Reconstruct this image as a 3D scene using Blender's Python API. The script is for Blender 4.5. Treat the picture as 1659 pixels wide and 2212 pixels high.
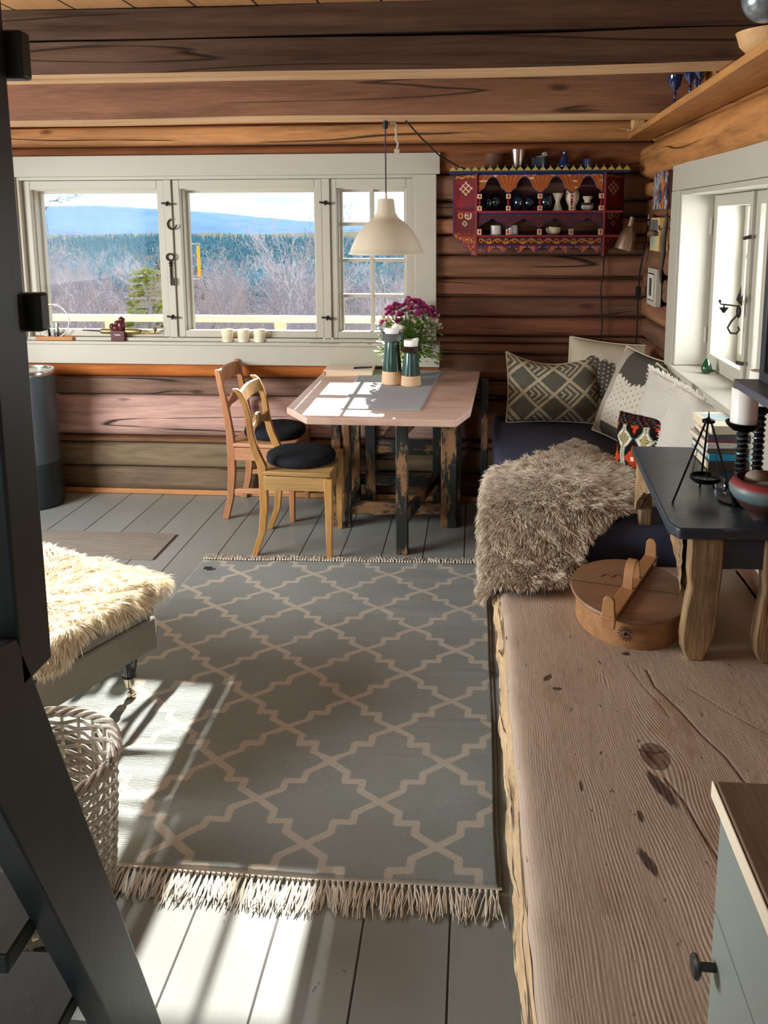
import bpy, bmesh, math, random
import numpy as np
from mathutils import Vector, Matrix, noise as mnoise
random.seed(7); rng = np.random.default_rng(11)
sc = bpy.context.scene
COL = sc.collection
for _o in list(bpy.data.objects): bpy.data.objects.remove(_o)

# ------------------------------------------------------------------ camera
FPX, PX, PY, EYE = 1750., 887., 755., 1.62
yc = Vector((1030-PX, 480-PY, FPX)).normalized()
xc = -Vector((-23800-PX, 553-PY, FPX)); xc = (xc - xc.dot(yc)*yc).normalized()
zc = xc.cross(yc)
if zc.y > 0: zc = -zc
# rows of world->camera(image) are built from the world axes seen in camera space
Rwc = Matrix(((xc.x, yc.x, zc.x), (xc.y, yc.y, zc.y), (xc.z, yc.z, zc.z)))
flip = Matrix(((1, 0, 0), (0, -1, 0), (0, 0, -1)))
camrot = (flip @ Rwc).transposed()
cam = bpy.data.cameras.new('camera'); camo = bpy.data.objects.new('camera', cam); COL.objects.link(camo)
camo.matrix_world = Matrix.Translation((0, 0, EYE)) @ camrot.to_4x4()
cam.sensor_fit = 'VERTICAL'; cam.sensor_height = 24; cam.lens = FPX*24/2212
cam.shift_x = -(PX-829.5)/2212; cam.shift_y = -(1106-PY)/2212
cam.clip_start = .05; cam.clip_end = 20000
sc.camera = camo

# ------------------------------------------------------------------ light
SUN_DIR = Vector((-.012, 1, .48)).normalized()
SUN_E = 16; WORLD_S = 1.2; FILL_L = 215; FILL_B = 5; EXPO = 0.42
sc.view_settings.view_transform = 'Standard'; sc.view_settings.look = 'None'
sc.view_settings.exposure = EXPO; sc.view_settings.gamma = 1; sc.view_settings.use_curve_mapping = False
sun = bpy.data.lights.new('sun', 'SUN'); sun.energy = SUN_E; sun.angle = .0093; sun.color = (1, .96, .90)
suno = bpy.data.objects.new('sun', sun); COL.objects.link(suno); suno.location = (3, 30, 20)
suno.rotation_euler = SUN_DIR.to_track_quat('Z', 'Y').to_euler()
def area(name, loc, target, sx, sy, power, color):
    l = bpy.data.lights.new(name, 'AREA'); l.shape = 'RECTANGLE'; l.size = sx; l.size_y = sy; l.energy = power; l.color = color
    o = bpy.data.objects.new(name, l); COL.objects.link(o); o.location = loc
    o.rotation_euler = (Vector(loc)-Vector(target)).to_track_quat('Z', 'Y').to_euler(); return o
area('daylight_left_window', (-3.62, 1.75, 1.55), (-.2, 2.0, .45), 2.4, 1.0, FILL_L, (.97, .99, 1))  # added fill lamp outside an unseen left window, brightens the room
area('daylight_front_window', (-1.6, -1.62, 1.45), (-1.3, 3, 1.2), 1.7, 1.0, FILL_B, (1, .96, .9))  # added weak fill lamp behind the camera, no window seen there
area('daylight_right_window', (1.40, 3.18, 1.40), (0, 3.18, 1.0), .7, 1.0, 30, (.93, .97, 1))
W = bpy.data.worlds.new('world'); sc.world = W; W.use_nodes = True
wt = W.node_tree; wn = wt.nodes; wl = wt.links
bgn = wn['Background']; tc = wn.new('ShaderNodeTexCoord'); sep = wn.new('ShaderNodeSeparateXYZ'); wl.new(tc.outputs['Generated'], sep.inputs[0])
rp = wn.new('ShaderNodeValToRGB'); wl.new(sep.outputs['Z'], rp.inputs[0])
e = rp.color_ramp.elements; e[0].position = 0; e[0].color = (.62, .90, 1, 1); e[1].position = .5; e[1].color = (.22, .48, .95, 1)
e = rp.color_ramp.elements.new(.08); e.color = (.42, .80, 1, 1)
mp = wn.new('ShaderNodeMapping'); mp.inputs['Scale'].default_value = (3, 3, 42); wl.new(tc.outputs['Generated'], mp.inputs[0])
nz = wn.new('ShaderNodeTexNoise'); nz.inputs['Scale'].default_value = 1.1; nz.inputs['Detail'].default_value = 6; wl.new(mp.outputs[0], nz.inputs[0])
cr = wn.new('ShaderNodeValToRGB'); wl.new(nz.outputs[0], cr.inputs[0]); cr.color_ramp.elements[0].position = .38; cr.color_ramp.elements[1].position = .58
mx = wn.new('ShaderNodeMix'); mx.data_type = 'RGBA'; wl.new(cr.outputs[0], mx.inputs[0]); wl.new(rp.outputs[0], mx.inputs[6]); mx.inputs[7].default_value = (.95, .98, 1, 1)
wl.new(mx.outputs[2], bgn.inputs[0]); bgn.inputs[1].default_value = WORLD_S

# ------------------------------------------------------------------ helpers
def srgb(r, g, b):
    f = lambda c: ((c/255+.055)/1.055)**2.4 if c > 10 else c/255/12.92
    return (f(r), f(g), f(b))
def setp(o, label=None, cat=None, group=None, kind=None):
    if label: o['label'] = label
    if cat: o['category'] = cat
    if group: o['group'] = group
    if kind: o['kind'] = kind
    return o
def thing(name, label, cat, loc=(0, 0, 0), rz=0, group=None):
    o = bpy.data.objects.new(name, None); COL.objects.link(o); o.location = loc; o.rotation_euler = (0, 0, rz)
    o.empty_display_size = .05
    return setp(o, label, cat, group)
def copy_tree(o, parent=None):
    c = o.copy(); COL.objects.link(c)
    if parent: c.parent = parent
    for ch in list(o.children): copy_tree(ch, c)
    return c
class MB:
    def __init__(s): s.v = []; s.f = []; s.c = None
    def add(s, vs, fs):
        b = len(s.v); s.v += [tuple(v) for v in vs]; s.f += [tuple(i+b for i in f) for f in fs]; return s
    def box(s, x0, x1, y0, y1, z0, z1, M=None):
        vs = [Vector(p) for p in ((x0,y0,z0),(x1,y0,z0),(x1,y1,z0),(x0,y1,z0),(x0,y0,z1),(x1,y0,z1),(x1,y1,z1),(x0,y1,z1))]
        if M is not None: vs = [M @ v for v in vs]
        return s.add(vs, [(0,3,2,1),(4,5,6,7),(0,1,5,4),(1,2,6,5),(2,3,7,6),(3,0,4,7)])
    def bar(s, p, q, w, h, up=(0,0,1)):
        p = Vector(p); q = Vector(q); d = (q-p); L = d.length; d.normalize(); up = Vector(up)
        if abs(d.dot(up)) > .95: up = Vector((0, 1, 0))
        x = d.cross(up).normalized(); z = x.cross(d)
        M = Matrix(((x.x, d.x, z.x, p.x), (x.y, d.y, z.y, p.y), (x.z, d.z, z.z, p.z), (0,0,0,1)))
        return s.box(-w/2, w/2, 0, L, -h/2, h/2, M)
    def prism(s, pts, z0, z1, M=None):
        n = len(pts); vs = [Vector((x, y, z0)) for x, y in pts]+[Vector((x, y, z1)) for x, y in pts]
        if M is not None: vs = [M @ v for v in vs]
        return s.add(vs, [tuple(range(n-1, -1, -1)), tuple(range(n, 2*n))]+[(i, (i+1) % n, n+(i+1) % n, n+i) for i in range(n)])
    def lathe(s, prof, n=24, M=None, ang=2*math.pi):
        vs = []; fs = []; m = len(prof); full = ang > 6.28
        k = n if full else n+1
        for i in range(k):
            a = ang*i/n
            for r, z in prof: vs.append(Vector((r*math.cos(a), r*math.sin(a), z)))
        for i in range(n):
            j = (i+1) % k
            for q in range(m-1): fs.append((i*m+q, j*m+q, j*m+q+1, i*m+q+1))
        if M is not None: vs = [M @ v for v in vs]
        return s.add(vs, fs)
    def tube(s, pts, r, n=8, cap=True, closed=False):
        pts = [Vector(p) for p in pts]; N = len(pts); vs = []; fs = []
        rs = r if isinstance(r, (list, tuple)) else [r]*N
        ref = None
        for i, p in enumerate(pts):
            if closed: d = pts[(i+1) % N]-pts[i-1]
            else: d = pts[min(i+1, N-1)]-pts[max(i-1, 0)]
            d.normalize()
            if ref is None: ref = Vector((0, 0, 1)) if abs(d.z) < .9 else Vector((1, 0, 0))
            x = ref-ref.dot(d)*d
            if x.length < 1e-4: x = d.orthogonal()
            x.normalize(); ref = x; y = d.cross(x)
            for k in range(n):
                a = 2*math.pi*k/n; vs.append(p+rs[i]*(math.cos(a)*x+math.sin(a)*y))
        for i in range(N if closed else N-1):
            j = (i+1) % N
            for k in range(n): fs.append((i*n+k, i*n+(k+1) % n, j*n+(k+1) % n, j*n+k))
        if cap and not closed: fs += [tuple(range(n-1, -1, -1)), tuple(range((N-1)*n, N*n))]
        return s.add(vs, fs)
    def ball(s, c, r, n=12, sz=(1,1,1)):
        pr = [(max(1e-4, math.sin(math.pi*i/n)), -math.cos(math.pi*i/n)) for i in range(n+1)]
        M = Matrix.Translation(c) @ Matrix.Diagonal((r*sz[0], r*sz[1], r*sz[2], 1))
        return s.lathe(pr, n*2 if n < 10 else 20, M)
    def build(s, name, m, parent=None, smooth=False, bevel=0, seg=2, angle=40, loc=None):
        me = bpy.data.meshes.new(name); me.from_pydata(s.v, [], s.f); me.update()
        bm = bmesh.new(); bm.from_mesh(me); bmesh.ops.recalc_face_normals(bm, faces=bm.faces); bm.to_mesh(me); bm.free()
        o = bpy.data.objects.new(name, me); COL.objects.link(o)
        if m: me.materials.append(m)
        if parent: o.parent = parent
        if loc: o.location = loc
        if bevel:
            b = o.modifiers.new('bevel', 'BEVEL'); b.width = bevel; b.segments = seg; b.limit_method = 'ANGLE'; b.angle_limit = math.radians(35); b.harden_normals = False
        if smooth or bevel:
            for p in me.polygons: p.use_smooth = True
            try: me.set_sharp_from_angle(angle=math.radians(angle))
            except Exception: pass
        return o
def fast_mesh(name, V, F, m, parent=None, smooth=True, cols=None, attrs=None):
    """V (n,3) array, F (k,3 or 4) array; cols (n,3) colour attribute 'Col'; attrs dict of float attributes"""
    V = np.asarray(V, dtype=np.float32); F = np.asarray(F, dtype=np.int32)
    me = bpy.data.meshes.new(name); me.vertices.add(len(V)); me.vertices.foreach_set('co', V.ravel())
    k = F.shape[1]; me.loops.add(F.size); me.loops.foreach_set('vertex_index', F.ravel())
    me.polygons.add(len(F)); me.polygons.foreach_set('loop_start', np.arange(0, F.size, k, dtype=np.int32))
    if smooth: me.polygons.foreach_set('use_smooth', np.ones(len(F), dtype=bool))
    me.update(calc_edges=True)
    if cols is not None:
        a = me.color_attributes.new('Col', 'FLOAT_COLOR', 'POINT'); c = np.ones((len(V), 4), dtype=np.float32); c[:, :3] = cols
        a.data.foreach_set('color', c.ravel())
    if attrs:
        for n_, arr in attrs.items():
            a = me.attributes.new(n_, 'FLOAT', 'POINT'); a.data.foreach_set('value', np.asarray(arr, dtype=np.float32).ravel())
    o = bpy.data.objects.new(name, me); COL.objects.link(o)
    if m: me.materials.append(m)
    if parent: o.parent = parent
    return o
def grid_faces(nu, nv, off=0):
    i, j = np.meshgrid(np.arange(nu-1), np.arange(nv-1), indexing='ij'); a = i*nv+j
    return np.stack([a, a+nv, a+nv+1, a+1], -1).reshape(-1, 4)+off
def vnoise(x, y, s, seed=0):
    """smooth value noise in numpy, about -1..1"""
    r = np.random.default_rng(seed).uniform(-1, 1, (64, 64))
    x = np.asarray(x)*s; y = np.asarray(y)*s; x0 = np.floor(x).astype(int); y0 = np.floor(y).astype(int)
    fx = x-x0; fy = y-y0; fx = fx*fx*(3-2*fx); fy = fy*fy*(3-2*fy)
    g = lambda a, b: r[a % 64, b % 64]
    return (g(x0, y0)*(1-fx)+g(x0+1, y0)*fx)*(1-fy)+(g(x0, y0+1)*(1-fx)+g(x0+1, y0+1)*fx)*fy

# ------------------------------------------------------------------ materials
class NT:
    def __init__(s, name):
        s.m = bpy.data.materials.new(name); s.m.use_nodes = True; s.t = s.m.node_tree; s.b = s.t.nodes['Principled BSDF']; s.out = s.t.nodes['Material Output']
    def n(s, kind, **kw):
        x = s.t.nodes.new(kind)
        for k, v in kw.items():
            if isinstance(k, str) and k in x.inputs: x.inputs[k].default_value = v
            else: setattr(x, k, v)
        return x
    def l(s, a, b): s.t.links.new(a, b)
    def val(s, x, inp):
        if hasattr(x, 'is_linked') or hasattr(x, 'links'): s.l(x, inp)
        else: inp.default_value = x
    def math(s, op, a, b=None, c=None, clamp=False):
        x = s.t.nodes.new('ShaderNodeMath'); x.operation = op; x.use_clamp = clamp
        s.val(a, x.inputs[0])
        if b is not None: s.val(b, x.inputs[1])
        if c is not None: s.val(c, x.inputs[2])
        return x.outputs[0]
    def mix(s, f, a, b, mode='MIX'):
        x = s.t.nodes.new('ShaderNodeMix'); x.data_type = 'RGBA'; x.blend_type = mode
        s.val(f, x.inputs[0])
        for q, i in ((a, 6), (b, 7)):
            if isinstance(q, tuple): x.inputs[i].default_value = (*q[:3], 1)
            else: s.l(q, x.inputs[i])
        return x.outputs[2]
    def coords(s, kind='Object', scale=(1,1,1), rnd=False):
        t = s.t.nodes.new('ShaderNodeTexCoord'); mp = s.t.nodes.new('ShaderNodeMapping'); mp.inputs['Scale'].default_value = scale
        s.l(t.outputs[kind], mp.inputs[0])
        if rnd:
            oi = s.t.nodes.new('ShaderNodeObjectInfo'); v = s.t.nodes.new('ShaderNodeVectorMath'); v.operation = 'SCALE'
            v.inputs[0].default_value = (13.1, 7.7, 5.3); s.l(oi.outputs['Random'], v.inputs['Scale']); s.l(v.outputs[0], mp.inputs['Location'])
        return mp.outputs[0]
    def noise(s, vec, scale, detail=4, rough=.55, dist=0):
        x = s.t.nodes.new('ShaderNodeTexNoise'); s.l(vec, x.inputs['Vector']); x.inputs['Scale'].default_value = scale
        x.inputs['Detail'].default_value = detail; x.inputs['Roughness'].default_value = rough; x.inputs['Distortion'].default_value = dist
        return x.outputs[0]
    def ramp(s, f, stops):
        x = s.t.nodes.new('ShaderNodeValToRGB'); s.l(f, x.inputs[0]); el = x.color_ramp.elements
        while len(el) < len(stops): el.new(.5)
        for q, (p, c) in zip(el, stops):
            q.position = p; q.color = (*(c if isinstance(c, tuple) else (c, c, c)), 1)
        return x.outputs[0]
    def bump(s, h, strength=.3, dist=.01):
        x = s.t.nodes.new('ShaderNodeBump'); x.inputs['Strength'].default_value = strength; x.inputs['Distance'].default_value = dist
        s.l(h, x.inputs['Height']); s.l(x.outputs[0], s.b.inputs['Normal'])
    def base(s, c):
        if isinstance(c, tuple): s.b.inputs['Base Color'].default_value = (*c[:3], 1)
        else: s.l(c, s.b.inputs['Base Color'])
    def rough(s, r): s.val(r, s.b.inputs['Roughness'])
def plain(name, col, rough=.5, metal=0, nb=0, ns=60, var=.12, spec=None, coat=0, sub=0):
    k = NT(name); v = k.coords(rnd=True); n_ = k.noise(v, ns*.15, 5)
    k.base(k.mix(n_, tuple(c*(1-var) for c in col), tuple(min(1, c*(1+var)) for c in col)))
    k.rough(rough); k.b.inputs['Metallic'].default_value = metal
    if spec is not None: k.b.inputs['Specular IOR Level'].default_value = spec
    if coat: k.b.inputs['Coat Weight'].default_value = coat
    if sub: k.b.inputs['Subsurface Weight'].default_value = sub; k.b.inputs['Subsurface Radius'].default_value = (.02, .015, .01)
    if nb: k.bump(k.noise(v, ns, 6), nb, .004)
    return k.m
def wood(name, c1=None, c2=None, axis='X', rough=.6, bump=.35, grain=1., crack=.5, knots=True, objcol=False, stain=None, stain_amt=.3, spec=.4):
    k = NT(name); al = {'X': (.09, 1, 1), 'Y': (1, .09, 1), 'Z': (1, 1, .09)}[axis]
    v = k.coords(scale=al, rnd=True)
    al2 = {'X': (.5, 1, 1), 'Y': (1, .5, 1), 'Z': (1, 1, .5)}[axis]
    vb = k.coords(scale=al2, rnd=True)
    g1 = k.noise(v, 14*grain, 5, .6, .8); g2 = k.noise(v, 90*grain, 4, .6, .3); big = k.noise(vb, 2.2, 3, .5)
    if objcol:
        oi = k.n('ShaderNodeObjectInfo'); b0 = oi.outputs['Color']
        dk = k.mix(1.0, b0, (.36, .33, .31), 'MULTIPLY'); lt = k.mix(1.0, b0, (1.12, 1.06, 1.0), 'MULTIPLY')
    else: dk, lt = c2, c1
    f = k.math('ADD', k.math('MULTIPLY', g1, .75), k.math('MULTIPLY', g2, .35)); f = k.math('MULTIPLY_ADD', big, .45, k.math('SUBTRACT', f, .25))
    ff = k.ramp(f, [(.28, 0.), (.72, 1.)])
    c = k.mix(ff, dk, lt)
    if stain: c = k.mix(k.math('MULTIPLY', k.ramp(k.noise(vb, 3.5, 6, .65), [(.5, 0.), (.62, 1.)]), stain_amt), c, stain)
    h = f
    if knots:
        vo = k.n('ShaderNodeTexVoronoi'); k.l(k.coords(scale={'X': (.35, 1, 1), 'Y': (1, .35, 1), 'Z': (1, 1, .35)}[axis], rnd=True), vo.inputs['Vector']); vo.inputs['Scale'].default_value = 4.2
        kn = k.ramp(vo.outputs['Distance'], [(.035, 1.), (.085, 0.)]); c = k.mix(k.math('MULTIPLY', kn, .75), c, tuple(x*.35 for x in c2) if c2 else (.03, .015, .01))
    if crack:
        vc = k.coords(scale={'X': (.05, 1, 1), 'Y': (1, .05, 1), 'Z': (1, 1, .05)}[axis], rnd=True)
        cn = k.noise(vc, 5.5, 2, .5, .35); d = k.math('ABSOLUTE', k.math('SUBTRACT', cn, .5))
        cm = k.ramp(d, [(.002, 1.), (.009, 0.)]); gate = k.ramp(k.noise(vb, 1.7, 2), [(.5, 0.), (.56, 1.)])
        cm = k.math('MULTIPLY', k.math('MULTIPLY', cm, gate), crack); c = k.mix(cm, c, (.012, .008, .006)); h = k.math('SUBTRACT', h, k.math('MULTIPLY', cm, 1.5))
    k.base(c); k.rough(rough); k.b.inputs['Specular IOR Level'].default_value = spec; k.bump(h, bump, .008)
    return k.m
def painted(name, rough=.6, nb=.2, ns=300, spec=.3, stretch=(1,1,1), sheen=0):
    k = NT(name); a = k.n('ShaderNodeVertexColor'); a.layer_name = 'Col'; v = k.coords(scale=stretch); n_ = k.noise(v, ns, 3)
    k.base(k.mix(1.0, a.outputs[0], k.ramp(n_, [(.3, .82), (.7, 1.0)]), 'MULTIPLY')); k.rough(rough); k.b.inputs['Specular IOR Level'].default_value = spec
    if nb: k.bump(n_, nb, .002)
    if sheen: k.b.inputs['Sheen Weight'].default_value = sheen
    return k.m
def glassmat(name, tint=(1,1,1), fac=.06, rough=.0):
    k = NT(name); t = k.n('ShaderNodeBsdfTransparent'); t.inputs[0].default_value = (*tint, 1); g = k.n('ShaderNodeBsdfGlossy'); g.inputs['Roughness'].default_value = rough
    fr = k.n('ShaderNodeFresnel'); fr.inputs[0].default_value = 1.45; mx = k.n('ShaderNodeMixShader')
    k.l(k.math('MULTIPLY', fr.outputs[0], fac/.04), mx.inputs[0]); k.l(t.outputs[0], mx.inputs[1]); k.l(g.outputs[0], mx.inputs[2]); k.l(mx.outputs[0], k.out.inputs[0])
    return k.m
M = {}
M['log'] = wood('log_wood', objcol=True, axis='X', rough=.72, bump=.5, crack=1., spec=.25)
M['logY'] = wood('log_wood_side', objcol=True, axis='Y', rough=.72, bump=.5, crack=1., spec=.25)
M['beam_dark'] = wood('beam_dark', srgb(112, 80, 58), srgb(62, 44, 36), 'X', .75, .4, crack=1., spec=.2)
M['beam_under'] = wood('beam_underside', srgb(214, 176, 130), srgb(170, 128, 84), 'X', .7, .3, crack=.6)
M['pine'] = wood('pine_board', srgb(178, 128, 82), srgb(128, 84, 50), 'Y', .65, .25, crack=.3)
M['pineX'] = wood('pine_board_x', srgb(205, 150, 95), srgb(160, 104, 62), 'X', .65, .25, crack=.3)
M['white'] = plain('white_paint', srgb(180, 175, 160), .5, nb=.12, ns=90, var=.03)
M['glass'] = glassmat('window_glass', fac=.0012)
# ------------------------------------------------------------------ room shell
YB, XR, XL, YF, ZC = 4.62, .945, -3.35, -1.4, 2.28
# floor: painted boards running into the depth
k = NT('painted_floor'); tcn = k.n('ShaderNodeTexCoord'); sp = k.n('ShaderNodeSeparateXYZ'); k.l(tcn.outputs['Object'], sp.inputs[0])
wob = k.math('MULTIPLY', k.math('SUBTRACT', k.noise(k.coords(scale=(1, .6, 1)), 1.3, 3), .5), .012)
fx = k.math('MULTIPLY', k.math('ADD', k.math('ADD', sp.outputs['X'], wob), 20.094), 1/.2025)
fr = k.math('FRACT', fx); dseam = k.math('MULTIPLY', k.math('MINIMUM', fr, k.math('SUBTRACT', 1., fr)), .2025)
seam = k.ramp(k.math('MULTIPLY', dseam, 100.), [(.15, 1.), (.33, 0.)])
bid = k.math('FLOOR', fx); wn_ = k.n('ShaderNodeTexWhiteNoise'); wn_.noise_dimensions = '1D'; k.l(bid, wn_.inputs['W'])
v = k.coords(scale=(1, .07, 1)); gr = k.noise(v, 60, 4); big = k.noise(k.coords(scale=(1, .4, 1)), 3, 5)
c = k.mix(big, srgb(130, 135, 130), srgb(152, 156, 150)); c = k.mix(k.math('MULTIPLY', wn_.outputs[0], .25), c, srgb(104, 107, 102))
chip = k.ramp(k.noise(k.coords(scale=(1, .35, 1)), 38, 3, .7), [(.70, 0.), (.73, 1.)]); c = k.mix(k.math('MULTIPLY', chip, .7), c, srgb(60, 52, 44))
c = k.mix(seam, c, srgb(28, 20, 17)); k.base(c); k.rough(k.math('MULTIPLY_ADD', big, .25, .22)); k.b.inputs['Specular IOR Level'].default_value = .5
k.bump(k.math('SUBTRACT', k.math('MULTIPLY_ADD', gr, .25, k.math('MULTIPLY', big, .5)), k.math('MULTIPLY', seam, 2.)), .35, .006); M['floor'] = k.m
MB().box(XL-.15, XR+.15, YF-.15, YB+.15, -.06, 0).build('floor', M['floor'])['kind'] = 'structure'

def log(parent, axis, a0, a1, z0, z1, face, depth, col, bulge=.02, seed=0, sign=-1, name='log', groove=.016):
    """one horizontal log of a wall; face = coordinate of the wall plane, sign = direction it bulges into the room"""
    n = max(6, int((a1-a0)/.05)); m = 12; h = (z1-z0)/2; zm = (z0+z1)/2
    u = np.linspace(a0, a1, n); th = np.linspace(-1, 1, m)
    U, T = np.meshgrid(u, th, indexing='ij')
    prof = (1-np.abs(T)**4); wv = vnoise(U+seed*3.7, T*0+seed, 1.6, seed)*.008+vnoise(U, T*2+seed, 5, seed+1)*.003
    d = bulge*prof+wv*prof-groove*(np.abs(T)**22)
    Z = zm+T*(h-.0015)+vnoise(U+9, U*0, .9, seed+2)*.004*np.sign(T)*0
    P_ = face+sign*d
    V = np.stack([U, P_, Z], -1) if axis == 'X' else np.stack([P_, U, Z], -1)
    V = V.reshape(-1, 3); F = grid_faces(n, m)
    # back side
    B = V.copy(); B[:, 1 if axis == 'X' else 0] = face-sign*depth
    F2 = grid_faces(n, m, len(V))[:, ::-1]
    i = np.arange(n-1); j = np.arange(m-1); o = len(V)
    s1 = np.stack([i*m, i*m+o, (i+1)*m+o, (i+1)*m], -1); s2 = np.stack([i*m+m-1, (i+1)*m+m-1, (i+1)*m+m-1+o, i*m+m-1+o], -1)
    s3 = np.stack([j, j+1, j+1+o, j+o], -1); q = (n-1)*m; s4 = np.stack([j+q, j+q+o, j+1+q+o, j+1+q], -1)
    ob = fast_mesh(name, np.concatenate([V, B]), np.concatenate([F, F2, s1, s2, s3, s4]), M['log' if axis == 'X' else 'logY'], parent)
    ob.color = (*col, 1); ob.data.set_sharp_from_angle(angle=math.radians(50)); return ob

def structure(name):
    o = bpy.data.objects.new(name, None); COL.objects.link(o); o['kind'] = 'structure'; return o
RB = srgb(138, 98, 74); RB2 = srgb(120, 84, 64); RB3 = srgb(150, 108, 80)
backing = wood('log_core', srgb(60, 42, 32), srgb(30, 20, 16), 'X', .9, .2, crack=0)  # added backing boxes behind the logs, block light leaking through the gaps
wb = structure('wall_back')
WX0, WX1, WZ0, WZ1 = -2.66, -.345, .925, 1.885     # clear opening in the logs
full_above = [(2.175, 2.30, RB2), (2.08, 2.175, RB3), ]
MB().box(XL, XR+.16, YB+.03, YB+.12, 1.89, 2.30).box(WX1+.005, XR+.16, YB+.03, YB+.12, 0, 1.89).box(XL, WX0-.005, YB+.03, YB+.12, 0, 1.89).box(WX0-.005, WX1+.005, YB+.03, YB+.12, 0, .90).build('log_core', backing, wb)
log(wb, 'X', XL, XR, 2.165, 2.29, YB, .14, srgb(168, 112, 74), seed=1)
log(wb, 'X', XL, XR, 2.055, 2.163, YB-.03, .17, srgb(196, 142, 92), .02, seed=2)
log(wb, 'X', XL, XR, 1.885, 2.053, YB, .14, srgb(150, 96, 62), seed=3)
rs = [(1.736, 1.884, srgb(146, 108, 84)), (1.647, 1.735, srgb(116, 86, 68)), (1.55, 1.646, srgb(166, 118, 84)), (1.437, 1.549, srgb(134, 98, 76)), (1.306, 1.436, srgb(132, 94, 72)),
      (1.20, 1.305, srgb(130, 86, 66)), (1.086, 1.199, srgb(118, 82, 66)), (.975, 1.085, srgb(132, 86, 64)), (.935, .974, srgb(124, 84, 64)), (.868, .934, srgb(122, 80, 60))]
for i, (a, b, c_) in enumerate(rs): log(wb, 'X', WX1, XR, a, b, YB, .14, c_, seed=10+i)
for i, (a, b, c_) in enumerate(rs): log(wb, 'X', XL, WX0, a, b, YB, .14, c_, seed=30+i)
PINK = srgb(208, 172, 162)
ls = [(.712, .867, srgb(190, 112, 52), .01), (.60, .711, srgb(136, 110, 96), .02), (.348, .598, PINK, .022), (.31, .346, srgb(136, 100, 74), .02), (.154, .308, srgb(150, 134, 108), .024), (.0, .152, srgb(126, 110, 90), .02)]
for i, (a, b, c_, bu) in enumerate(ls):
    log(wb, 'X', XL, -.212, a, b, YB, .14, c_, bu, seed=50+i); log(wb, 'X', -.212, XR, a, b, YB, .14, [srgb(118, 84, 66), srgb(126, 92, 72), srgb(120, 82, 64)][i % 3], bu, seed=60+i)
wr = structure('wall_right')
OY0, OY1 = 2.62, 3.71
MB().box(XR+.03, XR+.15, YF, OY0-.02, 0, 2.3).box(XR+.03, XR+.15, OY1+.02, YB+.12, 0, 2.3).box(XR+.03, XR+.15, OY0-.02, OY1+.02, 0, .955).box(XR+.03, XR+.15, OY0-.02, OY1+.02, 1.76, 2.3).build('log_core', backing, wr)
OY0, OY1 = 2.62, 3.71                                # window opening
zr = [0, .16, .36, .52, .68, .84, .975, 1.09, 1.21, 1.345, 1.50, 1.64, 1.75, 1.84, 2.045, 2.31]
cr_ = [srgb(122, 92, 72), srgb(134, 98, 76), srgb(120, 86, 66), srgb(144, 98, 70), srgb(130, 92, 70), srgb(132, 92, 68), srgb(118, 86, 66), srgb(142, 100, 72)]
for i in range(len(zr)-1):
    c_ = cr_[i % 8]
    if i >= 12: c_ = srgb(190, 134, 80)
    bu = .07 if i == 13 else .03
    if .97 < (zr[i]+zr[i+1])/2 < 1.76:
        log(wr, 'Y', OY1, YB, zr[i], zr[i+1]-.002, XR, .17, c_, seed=70+i); log(wr, 'Y', YF, OY0, zr[i], zr[i+1]-.002, XR, .17, c_, seed=90+i)
    else: log(wr, 'Y', YF, YB, zr[i], zr[i+1]-.002, XR, .17, c_, bu, seed=70+i)
wleft = structure('wall_left')
MB().box(XL-.12, XL-.03, YF, 1.0, 0, 2.3).box(XL-.12, XL-.03, 3.6, YB, 0, 2.3).box(XL-.12, XL-.03, 1.0, 3.6, 0, .8).box(XL-.12, XL-.03, 1.0, 3.6, 1.8, 2.3).build('log_core', backing, wleft)
zl_ = [0, .2, .4, .6, .8, 1.0, 1.2, 1.4, 1.6, 1.8, 2.05, 2.31]
for i in range(11):
    zz = (zl_[i]+zl_[i+1])/2
    if .8 < zz < 1.8: log(wleft, 'Y', YF, 1.05, zl_[i], zl_[i+1]-.002, XL, .14, RB, seed=110+i, sign=1); log(wleft, 'Y', 3.55, YB, zl_[i], zl_[i+1]-.002, XL, .14, RB, seed=120+i, sign=1)
    else: log(wleft, 'Y', YF, YB, zl_[i], zl_[i+1]-.002, XL, .14, RB, seed=110+i, sign=1)
wf = structure('wall_front')
MB().box(XL, -2.5, YF-.12, YF-.03, 0, 2.3).box(-.7, XR, YF-.12, YF-.03, 0, 2.3).box(-2.5, -.7, YF-.12, YF-.03, 0, .8).build('log_core', backing, wf)
for i in range(11):
    zz = (zl_[i]+zl_[i+1])/2
    if .9 < zz < 1.95: log(wf, 'X', XL, -2.5, zl_[i], zl_[i+1]-.002, YF, .14, RB2, seed=130+i, sign=1); log(wf, 'X', -.7, XR, zl_[i], zl_[i+1]-.002, YF, .14, RB2, seed=140+i, sign=1)
    else: log(wf, 'X', XL, XR, zl_[i], zl_[i+1]-.002, YF, .14, RB2, seed=130+i, sign=1)
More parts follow.
